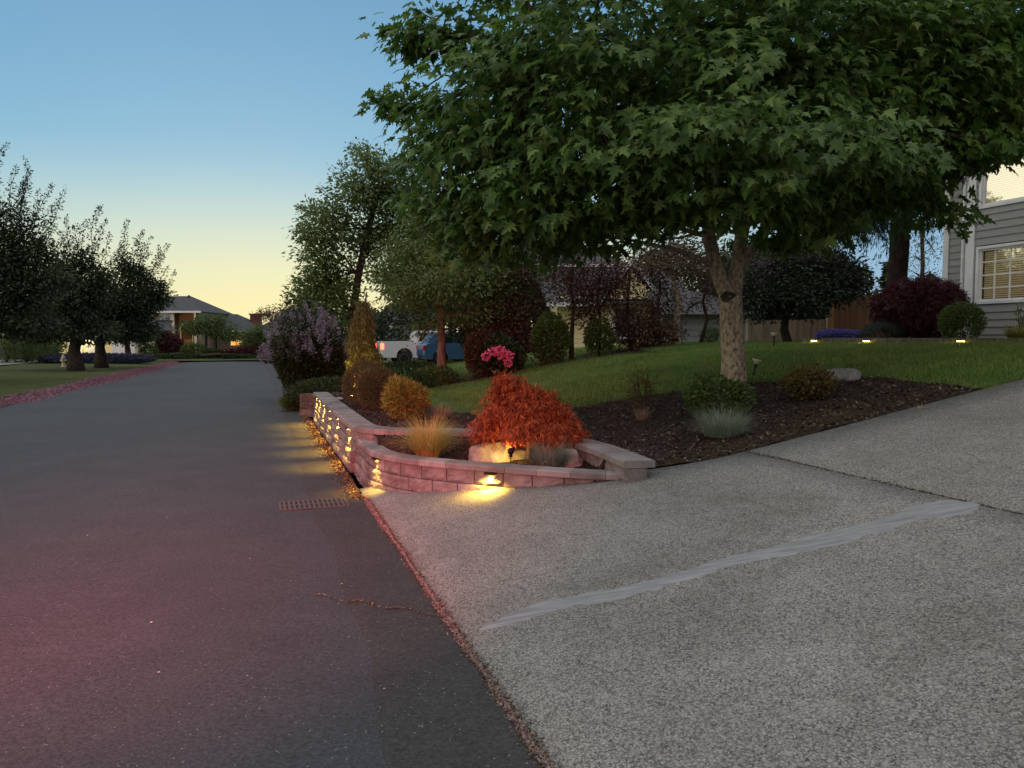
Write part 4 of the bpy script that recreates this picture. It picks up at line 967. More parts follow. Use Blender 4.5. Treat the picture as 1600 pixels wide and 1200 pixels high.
for i in range(n):
    a0, a1 = math.pi*i/n, math.pi*(i+1)/n; cx, cz, rr = x_(289), z_(514), .62
    for r0, r1 in ((rr, rr+.1),):
        vs = [Vector((cx+r*math.cos(a), y, cz+r*math.sin(a))) for y in (YF+.3, YF+.5) for a in (a0, a1) for r in (r0, r1)]
        mb.add(vs, [(0,1,3,2), (4,5,7,6), (0,2,6,4), (1,3,7,5)])
mb.box((cx-rr-.1, YF+.3, gz), (cx-rr, YF+.5, cz)); mb.box((cx+rr, YF+.3, gz), (cx+rr+.1, YF+.5, cz)); mb.build('entry_arch', M['creamsid'], fh)
mb = MB(O); mb.box((cx-.45, YF+.7, gz), (cx+.45, YF+.8, z_(530))); mb.build('door', mat('pale timber door', (.30,.17,.08), .5), fh)
M['bulb'] = emis('porch lamp glass', (1, .72, .32), 14); M['litwin'] = emis('lit window', (1, .42, .08), 1.3)
for px in (254, 265):
    mb = MB(O); mb.lathe([(.04, -.14), (.1, -.1), (.1, .1), (.03, .16)], 10, (x_(px), YF-2.2, z_(525))); mb.build('porch_lamp', M['bulb'], fh)
l = bpy.data.lights.new('porch_glow', 'POINT'); l.energy = 300; l.color = (1, .7, .35); l.shadow_soft_size = .15; lo = bpy.data.objects.new('porch_glow', l); COL.objects.link(lo); lo.parent = fh; lo.location = Vector((x_(259), YF-2.6, z_(526)))-O
mb = MB(O); mb.box((x_(340), YF+3.9, z_(540)), (x_(357), YF+3.98, z_(532))); mb.build('lit_window', M['litwin'], fh)
for a_, b_, c_ in ((338.5, 339.9, 3.99), (357.1, 358.5, 3.99), (347.6, 348.6, 3.89)):
    mb = MB(O); mb.box((x_(a_), YF+3.85, z_(541)), (x_(b_), YF+c_, z_(531))); mb.build('window_post', M['white'], fh)
mb = MB(O); mb.tube([Vector((x_(272), YF+4, z_(464))), Vector((x_(272), YF+4, z_(458)))], .12, 8); mb.build('flue', M['black'], fh)
# chimney house behind the red tree
ch = empty('chimney_house', at(395, 545, 92), 'dark roofed house with a red brick chimney, mostly hidden behind the dark red tree', 'house'); O2 = ch.location
mb = MB(O2); a = at(391, 520, 92); mb.box((a.x, 92, a.z-2), (a.x+1.1, 93, at(0, 492, 92).z)); mb.box((a.x-.08, 91.9, at(0, 492, 92).z), (a.x+1.18, 93.1, at(0, 490, 92).z)); mb.build('chimney', mat('red brick', (.16,.06,.045), .9), ch)
mb = MB(O2); mb.box((a.x+.5, 91, -.8), (a.x+9, 99, a.z-.1)); mb.build('wall', M['tansid'], ch)
mb = MB(O2); zt = a.z-.1; mb.add([(a.x, 90.5, zt), (a.x+9.5, 90.5, zt), (a.x+9.5, 99.5, zt), (a.x, 99.5, zt), (a.x+2.5, 95, zt+2), (a.x+7, 95, zt+2)], [(0,1,5,4), (1,2,5), (2,3,4,5), (3,0,4)]); mb.build('roof', M['roof'], ch)
# garage on the far left
lg = empty('garage_house', at(150, 552, 72), 'low cream garage house glimpsed behind the left trees, one bay lit', 'house'); O3 = lg.location; zb = -.5
mb = MB(O3); a = at(83, 515, 72); b = at(205, 515, 72); mb.box((a.x, 72, zb), (b.x, 80, a.z)); mb.build('wall', M['creamsid'], lg)
mb = MB(O3); mb.add([(a.x-.8, 71.3, a.z), (b.x+.8, 71.3, a.z), (b.x+.8, 80.7, a.z), (a.x-.8, 80.7, a.z), (a.x+3, 76, a.z+2.2), (b.x-3, 76, a.z+2.2)], [(0,1,5,4), (1,2,5), (2,3,4,5), (3,0,4)]); mb.build('roof', M['roof'], lg)
for p0, p1 in ((88, 112), (118, 142), (158, 196)):
    mb = MB(O3); mb.box((at(p0,0,72).x, 71.9, zb), (at(p1,0,72).x, 71.98, at(0,528,72).z)); mb.build('garage_door', M['white'], lg)
mb = MB(O3); mb.lathe([(.05,-.15), (.12,-.1), (.12,.1), (.04,.16)], 10, (at(115,0,72).x, 71.8, at(0,524,72).z)); mb.build('porch_lamp', M['bulb'], lg)
l = bpy.data.lights.new('porch_glow', 'POINT'); l.energy = 260; l.color = (1, .75, .35); l.shadow_soft_size = .15; lo = bpy.data.objects.new('porch_glow', l); COL.objects.link(lo); lo.parent = lg; lo.location = Vector((at(108,0,72).x, 71.2, at(0,523,72).z))-O3
# its driveway apron and the far cross street edge
sheet('far_driveway', np.arange(46, 68, 2.), np.arange(-40, -13, 2.), lambda U, V: zleft(U, V)+.06, M['aggregate'])
sheet('far_verge', np.arange(66.5, 90, 2.), np.arange(-40, 30, 3.), lambda U, V: down(U)+.12+.03*np.sin(U+V), M['turf_far'])

# ---------------- vehicles ----------------
M['paintw'] = mat('white car paint', (.62,.63,.66), .22, 0, .6); M['paintb'] = mat('blue car paint', (.05,.13,.27), .2, .2, .6)
M['tyre'] = mat('tyre rubber', (.012,.012,.012), .8); M['rim'] = mat('alloy rim', (.35,.36,.38), .3, .9); M['carglass'] = mat('tinted car glass', (.01,.012,.015), .05, 0, .8)
M['plastic'] = mat('dark plastic', (.02,.02,.02), .6); M['taillit'] = emis('lit tail lamp', (1, .10, .05), 6); M['tail'] = mat('red tail lamp', (.35,.01,.01), .2, 0, .6); M['chrome'] = mat('chrome', (.6,.6,.6), .15, 1)
def arcpts(cx, r, z0, n=9): return [(cx-r*math.cos(math.pi*i/(n-1)), z0+r*math.sin(math.pi*i/(n-1))) for i in range(n)]
def vehicle(name, orig, label, cat, Ln, Wd, lower, cab, wheels, wr, paint, windows, tails, truck=False, lit=False):
    r = empty(name, orig, label, cat, None, math.atan2(ST, CT))   # local x = length (rear at 0), y = width
    def prism(mb, poly, y0, y1, inset=0.0, zi=0, mi=0):
        # rounded shoulders: three slices on each side
        cx = sum(p[0] for p in poly)/len(poly); cz = sum(p[1] for p in poly)/len(poly); sl = [(y0, .985), (y0+.04, 1), (y1-.04, 1), (y1, .985)]
        vs = []; n = len(poly)
        for y, k in sl: vs += [(cx+(x-cx)*k, y, cz+(z-cz)*k) for x, z in poly]
        fs = [tuple(range(n)), tuple(range(3*n, 4*n))[::-1]]
        for s in range(3): fs += [(s*n+i, s*n+(i+1) % n, (s+1)*n+(i+1) % n, (s+1)*n+i) for i in range(n)]
        mb.add(vs, fs, mi)
    mb = MB(); prism(mb, lower, 0, Wd); mb.build('body', paint, r)
    # cabin: waist outline lofted to a smaller roof
    mb = MB(); n = len(cab); zmin = min(p[1] for p in cab); zmax = max(p[1] for p in cab)
    vs = []
    for sgn in (0, 1):
        for x, z in cab:
            t = (z-zmin)/(zmax-zmin); y = .05+.17*t; vs.append((x, y if not sgn else Wd-y, z))
    mb.add(vs, [tuple(range(n)), tuple(range(n, 2*n))[::-1]]+[(i, (i+1) % n, n+(i+1) % n, n+i) for i in range(n)]); mb.build('cabin', paint, r)
    for w_ in windows:
        for sgn in (0, 1):
            mb = MB(); q = []
            for x, z in w_: t = (z-zmin)/(zmax-zmin); y = .05+.17*t-.008; q.append((x, y if not sgn else Wd-y, z))
            mb.add(q, [tuple(range(len(q)))]); mb.build('side_window', M['carglass'], r)
    # rear and front glass
    mb = MB(); xs = sorted(cab, key=lambda p: p[0]); 
    lo_, hi_ = xs[0], [p for p in cab if p[1] == zmax][0 if [p for p in cab if p[1] == zmax][0][0] < [p for p in cab if p[1] == zmax][-1][0] else -1]
    k0, k1 = .15, .85
    def lp(k): return (lo_[0]+(hi_[0]-lo_[0])*k-.012, lo_[1]+(hi_[1]-lo_[1])*k)
    mb.add([(lp(k0)[0], .16, lp(k0)[1]), (lp(k0)[0], Wd-.16, lp(k0)[1]), (lp(k1)[0], Wd-.26, lp(k1)[1]), (lp(k1)[0], .26, lp(k1)[1])], [(0,1,2,3)]); mb.build('rear_window', M['carglass'], r)
    for x in wheels:
        for y, sg in ((.11, -1), (Wd-.11, 1)):
            e = MB(); e.lathe([(wr*.62, -.1), (wr*.93, -.11), (wr, -.07), (wr, .07), (wr*.93, .11), (wr*.62, .1)], 28, (x, y, wr), 'y'); wv = e.build('wheel', M['tyre'], r, True)
            e = MB(); e.lathe([(wr*.64, -.06), (wr*.66, -.105), (wr*.60, -.105), (wr*.58, -.07)], 28, (x, y, wr), 'y')
            for q in range(6):
                a = q*math.pi/3+.2; c_, s_n = math.cos(a), math.sin(a)
                yo = y+sg*.085
                def pt(rr, o, dy): return (x+c_*rr-s_n*o, yo+dy, wr+s_n*rr+c_*o)
                e.add([pt(.05, -.035, 0), pt(wr*.62, -.05, 0), pt(wr*.62, .05, 0), pt(.05, .035, 0), pt(.05, -.035, -sg*.03), pt(wr*.62, -.05, -sg*.03), pt(wr*.62, .05, -sg*.03), pt(.05, .035, -sg*.03)], [(0,1,2,3), (4,5,6,7), (0,1,5,4), (3,2,6,7)])
            e.lathe([(.07, -.02), (.07, .02)], 12, (x, y+sg*.08, wr), 'y'); e.build('rim', M['rim'], wv)
    for (x0_, x1_, z0, z1) in tails:
        for y in (0, 1):
            mb = MB(); mb.box((x0_, -.012 if not y else Wd-.16, z0), (x1_, .16 if not y else Wd+.012, z1)); mb.build('tail_lamp', M['taillit'] if lit else M['tail'], r)
    return r
# pickup: bed, gap, double cab
def under(wheels, ar, zb, L_):
    out = [(L_-.15, zb)]
    for x in sorted(wheels, reverse=True): out += [(x+ar, zb)]+[(x+ar*math.cos(math.pi*i/8), zb+.06+ar*math.sin(math.pi*i/8)*1.0) for i in range(9)]+[(x-ar, zb)]
    return out+[(.12, zb)]
tp = onp(596, 39.2); tp.z -= .02
lowp = [(.02,.62), (.0,1.28), (1.62,1.30), (1.64,1.24), (4.25,1.20), (5.35,1.10), (5.5,.85), (5.5,.55), (5.35,.45)]+under([1.18, 4.55], .44, .45, 5.5)
tr_ = vehicle('pickup_truck', tp, 'white double cab pickup truck with lit red tail lamp, parked beyond the lawn', 'pickup truck', 5.5, 1.85, lowp,
    [(1.70,1.22), (1.88,1.78), (2.1,1.84), (3.35,1.84), (3.6,1.78), (4.3,1.2)], [1.18, 4.55], .39, M['paintw'],
    [[(1.95,1.28), (2.05,1.72), (2.75,1.76), (2.75,1.27)], [(2.83,1.27), (2.83,1.76), (3.4,1.74), (3.95,1.28)]], [(-.02, .13, .88, 1.18)], True, True)
mb = MB(); mb.box((-.14, .05, .48), (.03, 1.8, .66)); mb.build('rear_bumper', M['chrome'], tr_)
mb = MB(); mb.box((.10, .08, 1.275), (1.60, 1.77, 1.335)); mb.build('bed_cover', M['plastic'], tr_)
mb = MB(); mb.box((5.0, -.03, .95), (5.42, .15, 1.1)); mb.build('headlamp', M['chrome'], tr_)
sp_ = onp(662, 37.2)
lowc = [(.0,.5), (.02,.95), (.25,1.08), (3.3,1.02), (4.3,.88), (4.5,.65), (4.48,.4), (4.4,.3)]+under([.82, 3.55], .40, .28, 4.5)
vehicle('blue_car', sp_, 'blue hatchback car parked in front of the white pickup, half hidden by shrubs', 'car', 4.5, 1.78, lowc,
    [(.12,1.0), (.55,1.52), (.9,1.60), (2.1,1.62), (2.5,1.56), (3.35,1.02)], [.82, 3.55], .33, M['paintb'],
    [[(.62,1.08), (.85,1.48), (1.5,1.54), (1.5,1.07)], [(1.58,1.07), (1.58,1.54), (2.3,1.52), (2.95,1.07)]], [(-.01, .12, .75, .95)])
# hydrant
hy = at(99, 562, 43); hy.z = float(H(*w2uv(hy.x, 43.)))+.02; h_ = empty('fire_hydrant', hy, 'small pale fire hydrant on the lawn left of the tree trunks', 'fire hydrant')
mb = MB(); mb.lathe([(.13,0), (.13,.04), (.09,.06), (.09,.45), (.12,.47), (.12,.52), (.09,.58), (.04,.66), (.03,.72)], 16); mb.build('barrel', mat('pale yellow paint', (.5,.45,.25), .5), h_, True)
mb = MB(); mb.lathe([(.05,-.17), (.05,.17)], 10, (0,0,.38), 'x'); mb.lathe([(.06,-.16), (.06,-.05)], 10, (0,0,.36), 'y'); mb.build('outlet', mat('pale outlet cap', (.55,.52,.4), .5), h_)
# catch basin in the gutter
gpos = uv2w(7.12, .46); dg = empty('drain_grate', (*gpos, .0075), 'iron storm drain grate set in the gutter below the wall corner', 'drain', None, TH)
mb = MB(); 
for a, b in (((-.30,-.19,0), (.30,-.17,.006)), ((-.30,.17,0), (.30,.19,.006)), ((-.30,-.17,0), (-.28,.17,.006)), ((.28,-.17,0), (.30,.17,.006))): mb.box(a, b)
mb.build('frame', mat('worn iron', (.10,.075,.065), .7, .3), dg)
mb = MB()
for i in range(13): x = -.255+.0425*i; mb.box((x-.011, -.17, .001), (x+.011, .17, .005))
mb.box((-.28,-.012,.0015), (.28,.012,.0055)); mb.build('bar', mat('worn iron bar', (.10,.08,.07), .6, .5), dg)
mb = MB(); mb.box((-.28,-.17,-.02), (.28,.17,.0005)); mb.build('sump', M['dark'], dg)

# ---------------- trees ----------------
def A(px, py, Y): return tuple(at(px, py, Y))
def blobs(rows): return [(A(r[0], r[1], r[2]), (r[3], r[4], r[5])) for r in rows]
M['maple_leaf'] = leafmat('maple leaves', (.035,.085,.016), (.085,.17,.034), (.17,.25,.055), .42, .5, .4)
# big maple
tb = cp(1146, 604)
root = empty('maple_tree', tb, 'big broadleaf maple with pale trunk in the mulch bed, its crown filling the upper right', 'tree')
mb = MB(root.location); Y0 = tb.y
def T(px, py, dy=0): return Vector(A(px, py, Y0+dy))
main = [tb+Vector((0,0,-.1)), tb+Vector((0,0,.06)), T(1146,560), T(1144,520), T(1142,485), T(1141,466), T(1137,452)]
mb.two = 1
mb.tube(main, [.25, .175, .152, .146, .143, .150, .12], 18, rough=.05)
L1 = [T(1141,470), T(1126,438), T(1115,405), T(1108,370), T(1104,330), T(1098,270), T(1080,190,-.2), T(1060,100,-.3)]
L2 = [T(1146,470), T(1150,435,.05), T(1154,400,.1), T(1160,360,.15), T(1172,310,.2), T(1190,230,.3), T(1200,130,.3), T(1190,0,.2)]
L3 = [T(1152,440,.1), T(1172,395,.35), T(1195,350,.6), T(1240,290,.9), T(1300,220,1.2)]
mb.tube(L1, [.115,.098,.090,.086,.08,.07,.05,.03], 12, rough=.06); mb.tube(L2, [.10,.092,.09,.088,.082,.07,.05,.03], 12, rough=.06); mb.tube(L3, [.055,.05,.045,.04,.03], 9, rough=.06)
side = [([T(1118,415), T(1095,405,-.1), T(1060,392,-.3), T(1010,380,-.6), T(950,368,-.9)], .045), ([T(1108,370), T(1080,362,.1), T(1040,350,.1), T(990,345,0), T(930,320,-.2)], .04), ([T(1105,340), T(1070,320,-.2), T(1010,290,-.5), T(920,260,-.9)], .045),
        ([T(1172,310,.2), T(1210,290,0), T(1270,260,-.4), T(1350,230,-.8)], .05), ([T(1098,270), T(1050,230,-.4), T(960,170,-.9), T(850,140,-1.2)], .05), ([T(1190,230,.3), T(1260,160,0), T(1360,110,-.5), T(1460,90,-.6)], .05), ([T(1085,410,0), T(1060,418,.3), T(1030,410,.6), T(980,400,.9)], .022), ([T(1108,360,0), T(1060,372,-.3), T(1000,372,-.6)], .022)]
for pts, r_ in side: mb.tube(pts, [r_*(1-.7*i/(len(pts)-1)) for i in range(len(pts))], 8, rough=.08)
anc = [p for p, _ in side]; anchors = [q for p in anc for q in p[1:]]+L1[3:]+L2[3:]+L3[2:]
rows = [(652,62,9.6,.28,.5,.16),(695,60,9.6,.35,.5,.22),(755,105,9.4,.4,.6,.3),(640,172,9.7,.22,.4,.07),(700,185,9.4,.5,.6,.18),(672,250,9.5,.40,.7,.24),(690,318,9.3,.36,.6,.22),(725,362,9.2,.42,.7,.22),(775,385,9,.5,.7,.14),(715,225,9.2,.5,.6,.3),
 (815,55,9,.6,.8,.6),(800,170,8.6,.85,1,.6),(760,260,8.8,.75,.9,.55),(830,280,8.4,.9,.9,.6),(860,345,8.8,.75,1,.35),(940,345,9,.8,1,.35),(930,60,8.5,1,1,.8),(960,200,8.2,1,1,.8),(1040,290,8.5,.8,.9,.5),(985,345,9.6,.4,.6,.18),
 (1100,80,9,1.2,1.2,1),(1120,215,8.0,1,1,.7),(1220,300,8.8,.9,1,.5),(1270,90,9,1.2,1.2,1),(1290,220,8.4,1,1,.7),(1330,310,9.6,.6,.8,.42),(1250,365,10.6,.7,.9,.28),
 (1430,100,9,1.1,1.1,.9),(1420,230,9,.9,1,.55),(1400,300,9.6,.55,.8,.35),(1560,80,9,1.1,1.1,.9),(1530,170,9,.7,.9,.4),(1590,190,8.6,.45,.6,.22),(1500,245,9,.35,.5,.22),(1545,228,8.4,.25,.4,.16),(1455,330,10,.25,.4,.25),
 (870,392,10.4,.55,.8,.12),
 (850,250,12,1.4,1.2,.9),(900,120,12,1.5,1.2,1.1),(1050,150,12.3,1.5,1.2,1.2),(1050,255,12,1.2,1,.6),(1300,180,12.5,1.5,1.2,1.1),(1270,290,12.2,1.3,1,.7),(1480,160,12,1.2,1.1,1),(1400,60,12,1.5,1.2,1),(1160,60,12.3,1.4,1.2,1.1),
 (900,-100,10,1.8,1.6,.9),(1200,-120,10,2,1.8,1),(1500,-100,10,1.8,1.6,.9),(1150,-330,10,2.2,2,1.2),(800,-50,9.6,.5,.8,.4)]
bl = blobs(rows); ncl, per, spread, size = 1600, 29, .235, .127
vol = np.array([(b[1][0]*b[1][1]*b[1][2])**(2/3) for b in bl]); cnt = np.maximum(6, (ncl*vol/vol.sum())).astype(int)
PP, TT, NN, SS = [], [], [], []
for (c, rad), n in zip(bl, cnt):
    c = Vector(c); a = min(anchors, key=lambda q: (Vector(q)-c).length); pts = limb(mb, a, c, .035, .012, .06)
    d = rdir(n); q = rng.random(n)**.42; p = np.array(c)+d*q[:, None]*np.array(rad); nodes = np.array([list(x) for x in pts[2:]])
    subs = []
    for k in range(6):
        j = rng.integers(n); s = limb(mb, pts[-1-int(rng.integers(3))], np.array(c)+(p[j]-np.array(c))*.85, .014, .006, .05, .2, 5, 5); subs += [list(x) for x in s]
    allp = np.vstack([nodes, np.array(subs)])
    for j in range(n):
        w_ = allp[np.argmin(((allp-p[j])**2).sum(1))]
        if j % 2 == 0: limb(mb, w_, p[j], .006, .003, 0, .15, 4, 3)
        k = int(per*(.5+rng.random())); g = np.clip(rng.normal(size=(k, 3)), -1.6, 1.6)*spread*[1, 1, .34]
        PP.append(p[j]+g); ou = unit(p[j]-np.array(list(tb))-np.array([0,0,3.2]))
        td = ou*.55+unit(g)*.7+rng.normal(size=(k, 3))*.3; td[:, 2] -= .55; TT.append(td)
        nn = rng.normal(size=(k, 3))*.38+ou*.55; nn[:, 2] += .75; NN.append(nn); SS.append(size*(.5+.85*rng.random(k)))
shoot_leaves(mb, [(A(*a), A(*b)) for a, b in [((680,70,9.6),(603,58,9.6)),((690,50,9.6),(640,12,9.6)),((670,80,9.6),(612,78,9.6)),((680,172,9.6),(584,152,9.7)),((680,185,9.6),(592,178,9.7)),((680,250,9.5),(600,268,9.6)),((690,300,9.4),(612,322,9.5)),((700,340,9.3),(640,372,9.4)),((745,360,9.2),(700,400,9.2)),((800,380,9.),(770,408,9.)),((740,60,9.5),(700,20,9.5)),((1480,230,9),(1545,268,8.6)),((1440,300,9.5),(1478,338,9.5)),((1320,330,9.6),(1335,372,9.6)),((1270,350,10),(1262,392,10))]], size*.95, .008, PP, TT, NN, SS, 7.)
mb.build('trunk', [M['bark_maple'], M['bark_dark']], root, True)
# the dark pruning scar at the fork
mk = MB(root.location); n_ = 14; c_ = T(1138, 463, -.148); vs_ = [c_+Vector((0, .02, 0))]
for j, (rr, dy) in enumerate(((.35, .012), (.75, -.004), (1.0, -.012), (1.35, .012))):
    vs_ += [c_+Vector((math.cos(a_)*.062*rr*(1+.3*math.sin(2*a_+1)+.15*math.sin(5*a_)), dy, math.sin(a_)*.052*rr*(1+.2*math.cos(3*a_)))) for a_ in [2*math.pi*i/n_ for i in range(n_)]]
mk.add(vs_, [(0, 1+i, 1+(i+1) % n_) for i in range(n_)]+[(1+j*n_+i, 1+(j+1)*n_+i, 1+(j+1)*n_+(i+1) % n_, 1+j*n_+(i+1) % n_) for j in range(3) for i in range(n_)])
mk.build('pruning_scar', M['bark_dark'], root, True)
V_, F_ = scatter(MAPLE, np.vstack(PP), np.vstack(TT), np.vstack(NN), np.concatenate(SS)); npmesh('crown', V_-np.array(root.location), F_, root, M['maple_leaf'])

M['leaf_mid'] = leafmat('soft green leaves', (.085,.125,.036), (.14,.20,.058), (.20,.25,.08), .45)
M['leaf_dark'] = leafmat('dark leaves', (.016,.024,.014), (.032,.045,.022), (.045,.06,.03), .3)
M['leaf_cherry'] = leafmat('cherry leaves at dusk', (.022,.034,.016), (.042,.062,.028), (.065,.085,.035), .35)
M['conifer'] = leafmat('conifer needles', (.014,.026,.014), (.03,.05,.025), (.045,.07,.03), .15)
def tr(name, bp, label, r, trunkpx, rows, leaf, lm, bark, ncl, per, size, spread, cat='tree', group=None, sh=(), **k):
    tk = [Vector(bp)+Vector((0,0,-.1))]+[Vector(A(*p)) for p in trunkpx]
    return tree(name, bp, label, cat, tk, r, blobs(rows), leaf, lm, bark, ncl, per, size, spread, group, anchors=tk[2:] or tk, shoots=[(A(*a), A(*b)) for a, b in sh], **k)
# the two trees over the lilac and the boundary
b = onp(548, 21.5)
tr('boundary_tree', b, 'airy green broadleaf tree rising left of the maple above the lilac', .13, [(548,560,21.5),(550,500,21.5),(560,430,21.5),(575,360,21.5),(590,300,21.5)],
   [(590,260,21,.6,.8,.4),(560,300,21,.9,.9,.6),(520,350,21,.75,.9,.6),(495,330,21.5,.3,.5,.15),(500,400,21,.65,.9,.5),(485,360,21.5,.3,.5,.2),(495,450,21,.55,.8,.65),(525,470,21,.5,.7,.7),(570,380,22,1,1,.6),(620,350,22,1,1,.7),(610,430,22,.7,.8,.4),(560,235,21.5,.25,.3,.1),(650,280,22,1,1,.7),(520,440,21.5,.6,.8,.6),(478,375,21.5,.2,.3,.1),(660,330,22,1,1,.7),(650,400,22,.9,.9,.5),(600,300,21.5,.8,.8,.5)], SMALL, M['leaf_mid'], M['bark_dark'], 1300, 17, .125, .19, bias=.5, twigr=.007,
   sh=[((600,280,21),(548,232,21)),((600,280,21),(570,228,21)),((570,310,21),(522,272,21)),((540,340,21),(496,292,21)),((540,350,21),(464,322,21)),((520,380,21),(463,372,21)),((520,400,21),(468,402,21)),((515,420,21),(462,448,21)),((510,450,21),(468,470,21)),((560,300,21),(530,250,21))])
b = onp(690, 17.6)
tr('boundary_tree', b, 'spreading tree with a reddish trunk standing on the mulch strip left of the pink flowers', .105, [(690,575,17.6),(690,540,17.6),(689,500,17.6),(687,470,17.6),(690,430,17.6),(700,390,17.6)],
   [(700,440,17,.8,.9,.5),(650,450,17.4,.7,.8,.4),(740,440,17.4,.8,.9,.5),(680,390,17.6,.9,.9,.55),(760,390,18,.9,.9,.5),(620,430,18,.6,.8,.35),(800,440,18,.9,.9,.6),(720,340,18,1,1,.6),(640,470,17.4,.4,.6,.22),(790,480,18,.6,.7,.4),(720,490,17.4,.6,.7,.2),(665,510,17.5,.30,.4,.22),(670,360,18,.9,.9,.6),(640,400,18,.8,.8,.5)], SMALL, M['leaf_mid'], M['bark_red'], 950, 20, .095, .19, bias=.5, twigr=.006)
# purple leaved trees along the boundary
def plum(px, Y, label, top, wid, n, lm=None, low=500, stem=.045, seed=0, per=14):
    b = onp(px, Y); s = F/Y; rows_ = []
    H_ = (low-top)/s
    for k in range(6):
        yy = low-(low-top)*(k+.5)/6; w_ = wid*(.75+.5*math.sin(math.pi*(k+.8)/6.6)); rows_.append((px+(random.random()-.5)*wid*s*.7, yy, Y+(random.random()-.5)*.6, w_*.62, w_*.55, H_/7+.12))
    gy = 530-(b.z-1.5)*s
    tr('plum_tree', b, label, stem, [(px, gy-(gy-low)*.4, Y), (px+3, low, Y), (px-2, (low+top)/2, Y), (px+2, top+20, Y)], rows_, SMALL, lm or M['purple_leaf'], M['bark_dark'], int(n*1.7), per, .08, .15, group='purple leaved trees along the lawn boundary', twigr=.005)
plum(765, 18.6, 'dark purple leaved tree directly behind the pink flowers', 420, 1.0, 260, low=560)
plum(815, 17.8, 'dense dark leaved tree right of the pink flowers and left of the green shrub', 405, .9, 270, low=560)
plum(893, 17.4, 'slim dark tree whose bare stem stands at the left edge of the cream wall', 400, .6, 110, low=480, stem=.05)
plum(935, 17.6, 'thin purple leaved tree growing out of the green shrub before the cream wall', 410, .75, 140, low=500)
plum(982, 17.9, 'purple leaved tree in front of the white trimmed gable', 415, .8, 120, low=545)
plum(1030, 18.6, 'bushy dark red tree right of the gable', 420, .7, 120, low=545, lm=M['rust_leaf'])
b = onp(1057, 18.4)
tr('boundary_tree', b, 'forked grey stemmed tree left of the maple trunk', .10, [(1057,540,18.4),(1057,500,18.4),(1060,475,18.4),(1052,440,18.4)], [(1040,420,18.4,.7,.7,.35),(1090,420,18.6,.7,.7,.35),(1060,395,18.4,.8,.8,.3),(1010,410,18.4,.5,.6,.3)], SMALL, M['rust_leaf'], M['bark_maple'], 200, 14, .08, .18)
b = onp(1100, 19)
tr('plum_tree', b, 'open branched dark red tree just left of the maple trunk', .05, [(1095,535,19),(1105,500,19),(1098,470,19),(1110,430,19)], [(1080,480,19,.4,.5,.3),(1115,455,19,.5,.6,.35),(1090,430,19,.6,.6,.3),(1125,495,19,.3,.4,.2)], SMALL, M['purple_leaf'], M['bark_dark'], 90, 11, .07, .16, group='purple leaved trees along the lawn boundary')
# shrubs on the boundary
bush('leafy_shrub', onp(860, 17.2), 'vase shaped green shrub before the dark trees, left of the cream wall', (.38,.4,1.0), SMALL, M['green_leaf'], 5200, .075, 'shrub', lump=.3, shell=.5)
bush('leafy_shrub', onp(936, 17.3), 'upright green shrub in front of the cream house wall', (.33,.3,.72), SMALL, M['green_leaf'], 2600, .065, 'shrub', lump=.3, shell=.5)
bush('leafy_shrub', onp(1108, 20.5), 'small lone green shrub in front of the blue grey garage wall', (.24,.2,.40), SMALL, M['green_leaf'], 900, .055, 'shrub', lump=.3)
bush('leafy_shrub', onp(1010, 17.9), 'low dark rust shrub under the purple tree right of the gable', (.8,.4,.65), SMALL, M['rust_leaf'], 2600, .065, 'shrub', lump=.35, shell=.6)
rd = bush('rhododendron', onp(778, 16.9), 'rhododendron with bright pink flower heads at the lawn boundary', (.55,.45,.78), OVAL, M['dkgreen'], 3200, .10, 'flowering shrub', lump=.2)
def heads(parent, spots, r_, n, m, size, T_=TINY, name='blossom'):
    P_ = []; D_ = []
    for s in spots: d = rdir(n); P_.append(np.array(s)+d*r_*(.6+.4*rng.random((n, 1)))); D_.append(d)
    P_ = np.vstack(P_); D_ = np.vstack(D_); V_, F_ = scatter(T_, P_, D_+rng.normal(size=P_.shape)*.5, rng.normal(size=P_.shape), size*(.7+.6*rng.random(len(P_))))
    return npmesh(name, V_, F_, parent, m)
sp0 = Vector(rd.location)
heads(rd, [Vector(A(px, py, 16.35))-sp0 for px, py in ((770,549),(781,547),(760,557),(789,552),(796,556),(794,566),(782,555))], .075, 85, M['pink'], .055)
bush('leafy_shrub', onp(752, 16.9), 'brownish green shrub left of the pink rhododendron', (.36,.4,.95), SMALL, M['rust_leaf'], 4200, .07, 'shrub', lump=.3, shell=.5)
bush('clipped_shrub', onp(683-35, 16.2), 'small dark round shrub on the mulch strip left of the reddish trunk', (.24,.22,.42), NEEDLE, M['dkgreen'], 2500, .06, 'shrub', lump=.1)
bush('leafy_shrub', onp(672, 17.2), 'low green undergrowth around the foot of the reddish trunk', (.55,.4,.38), SMALL, M['green_leaf'], 2400, .06, 'shrub', lump=.3)
bush('clipped_hedge', onp(636, 18.5), 'low dark hedge below the pickup, left of the reddish trunk', (1.1,.5,.5), SMALL, M['dkgreen'], 5200, .06, 'hedge', lump=.12, flat=1)
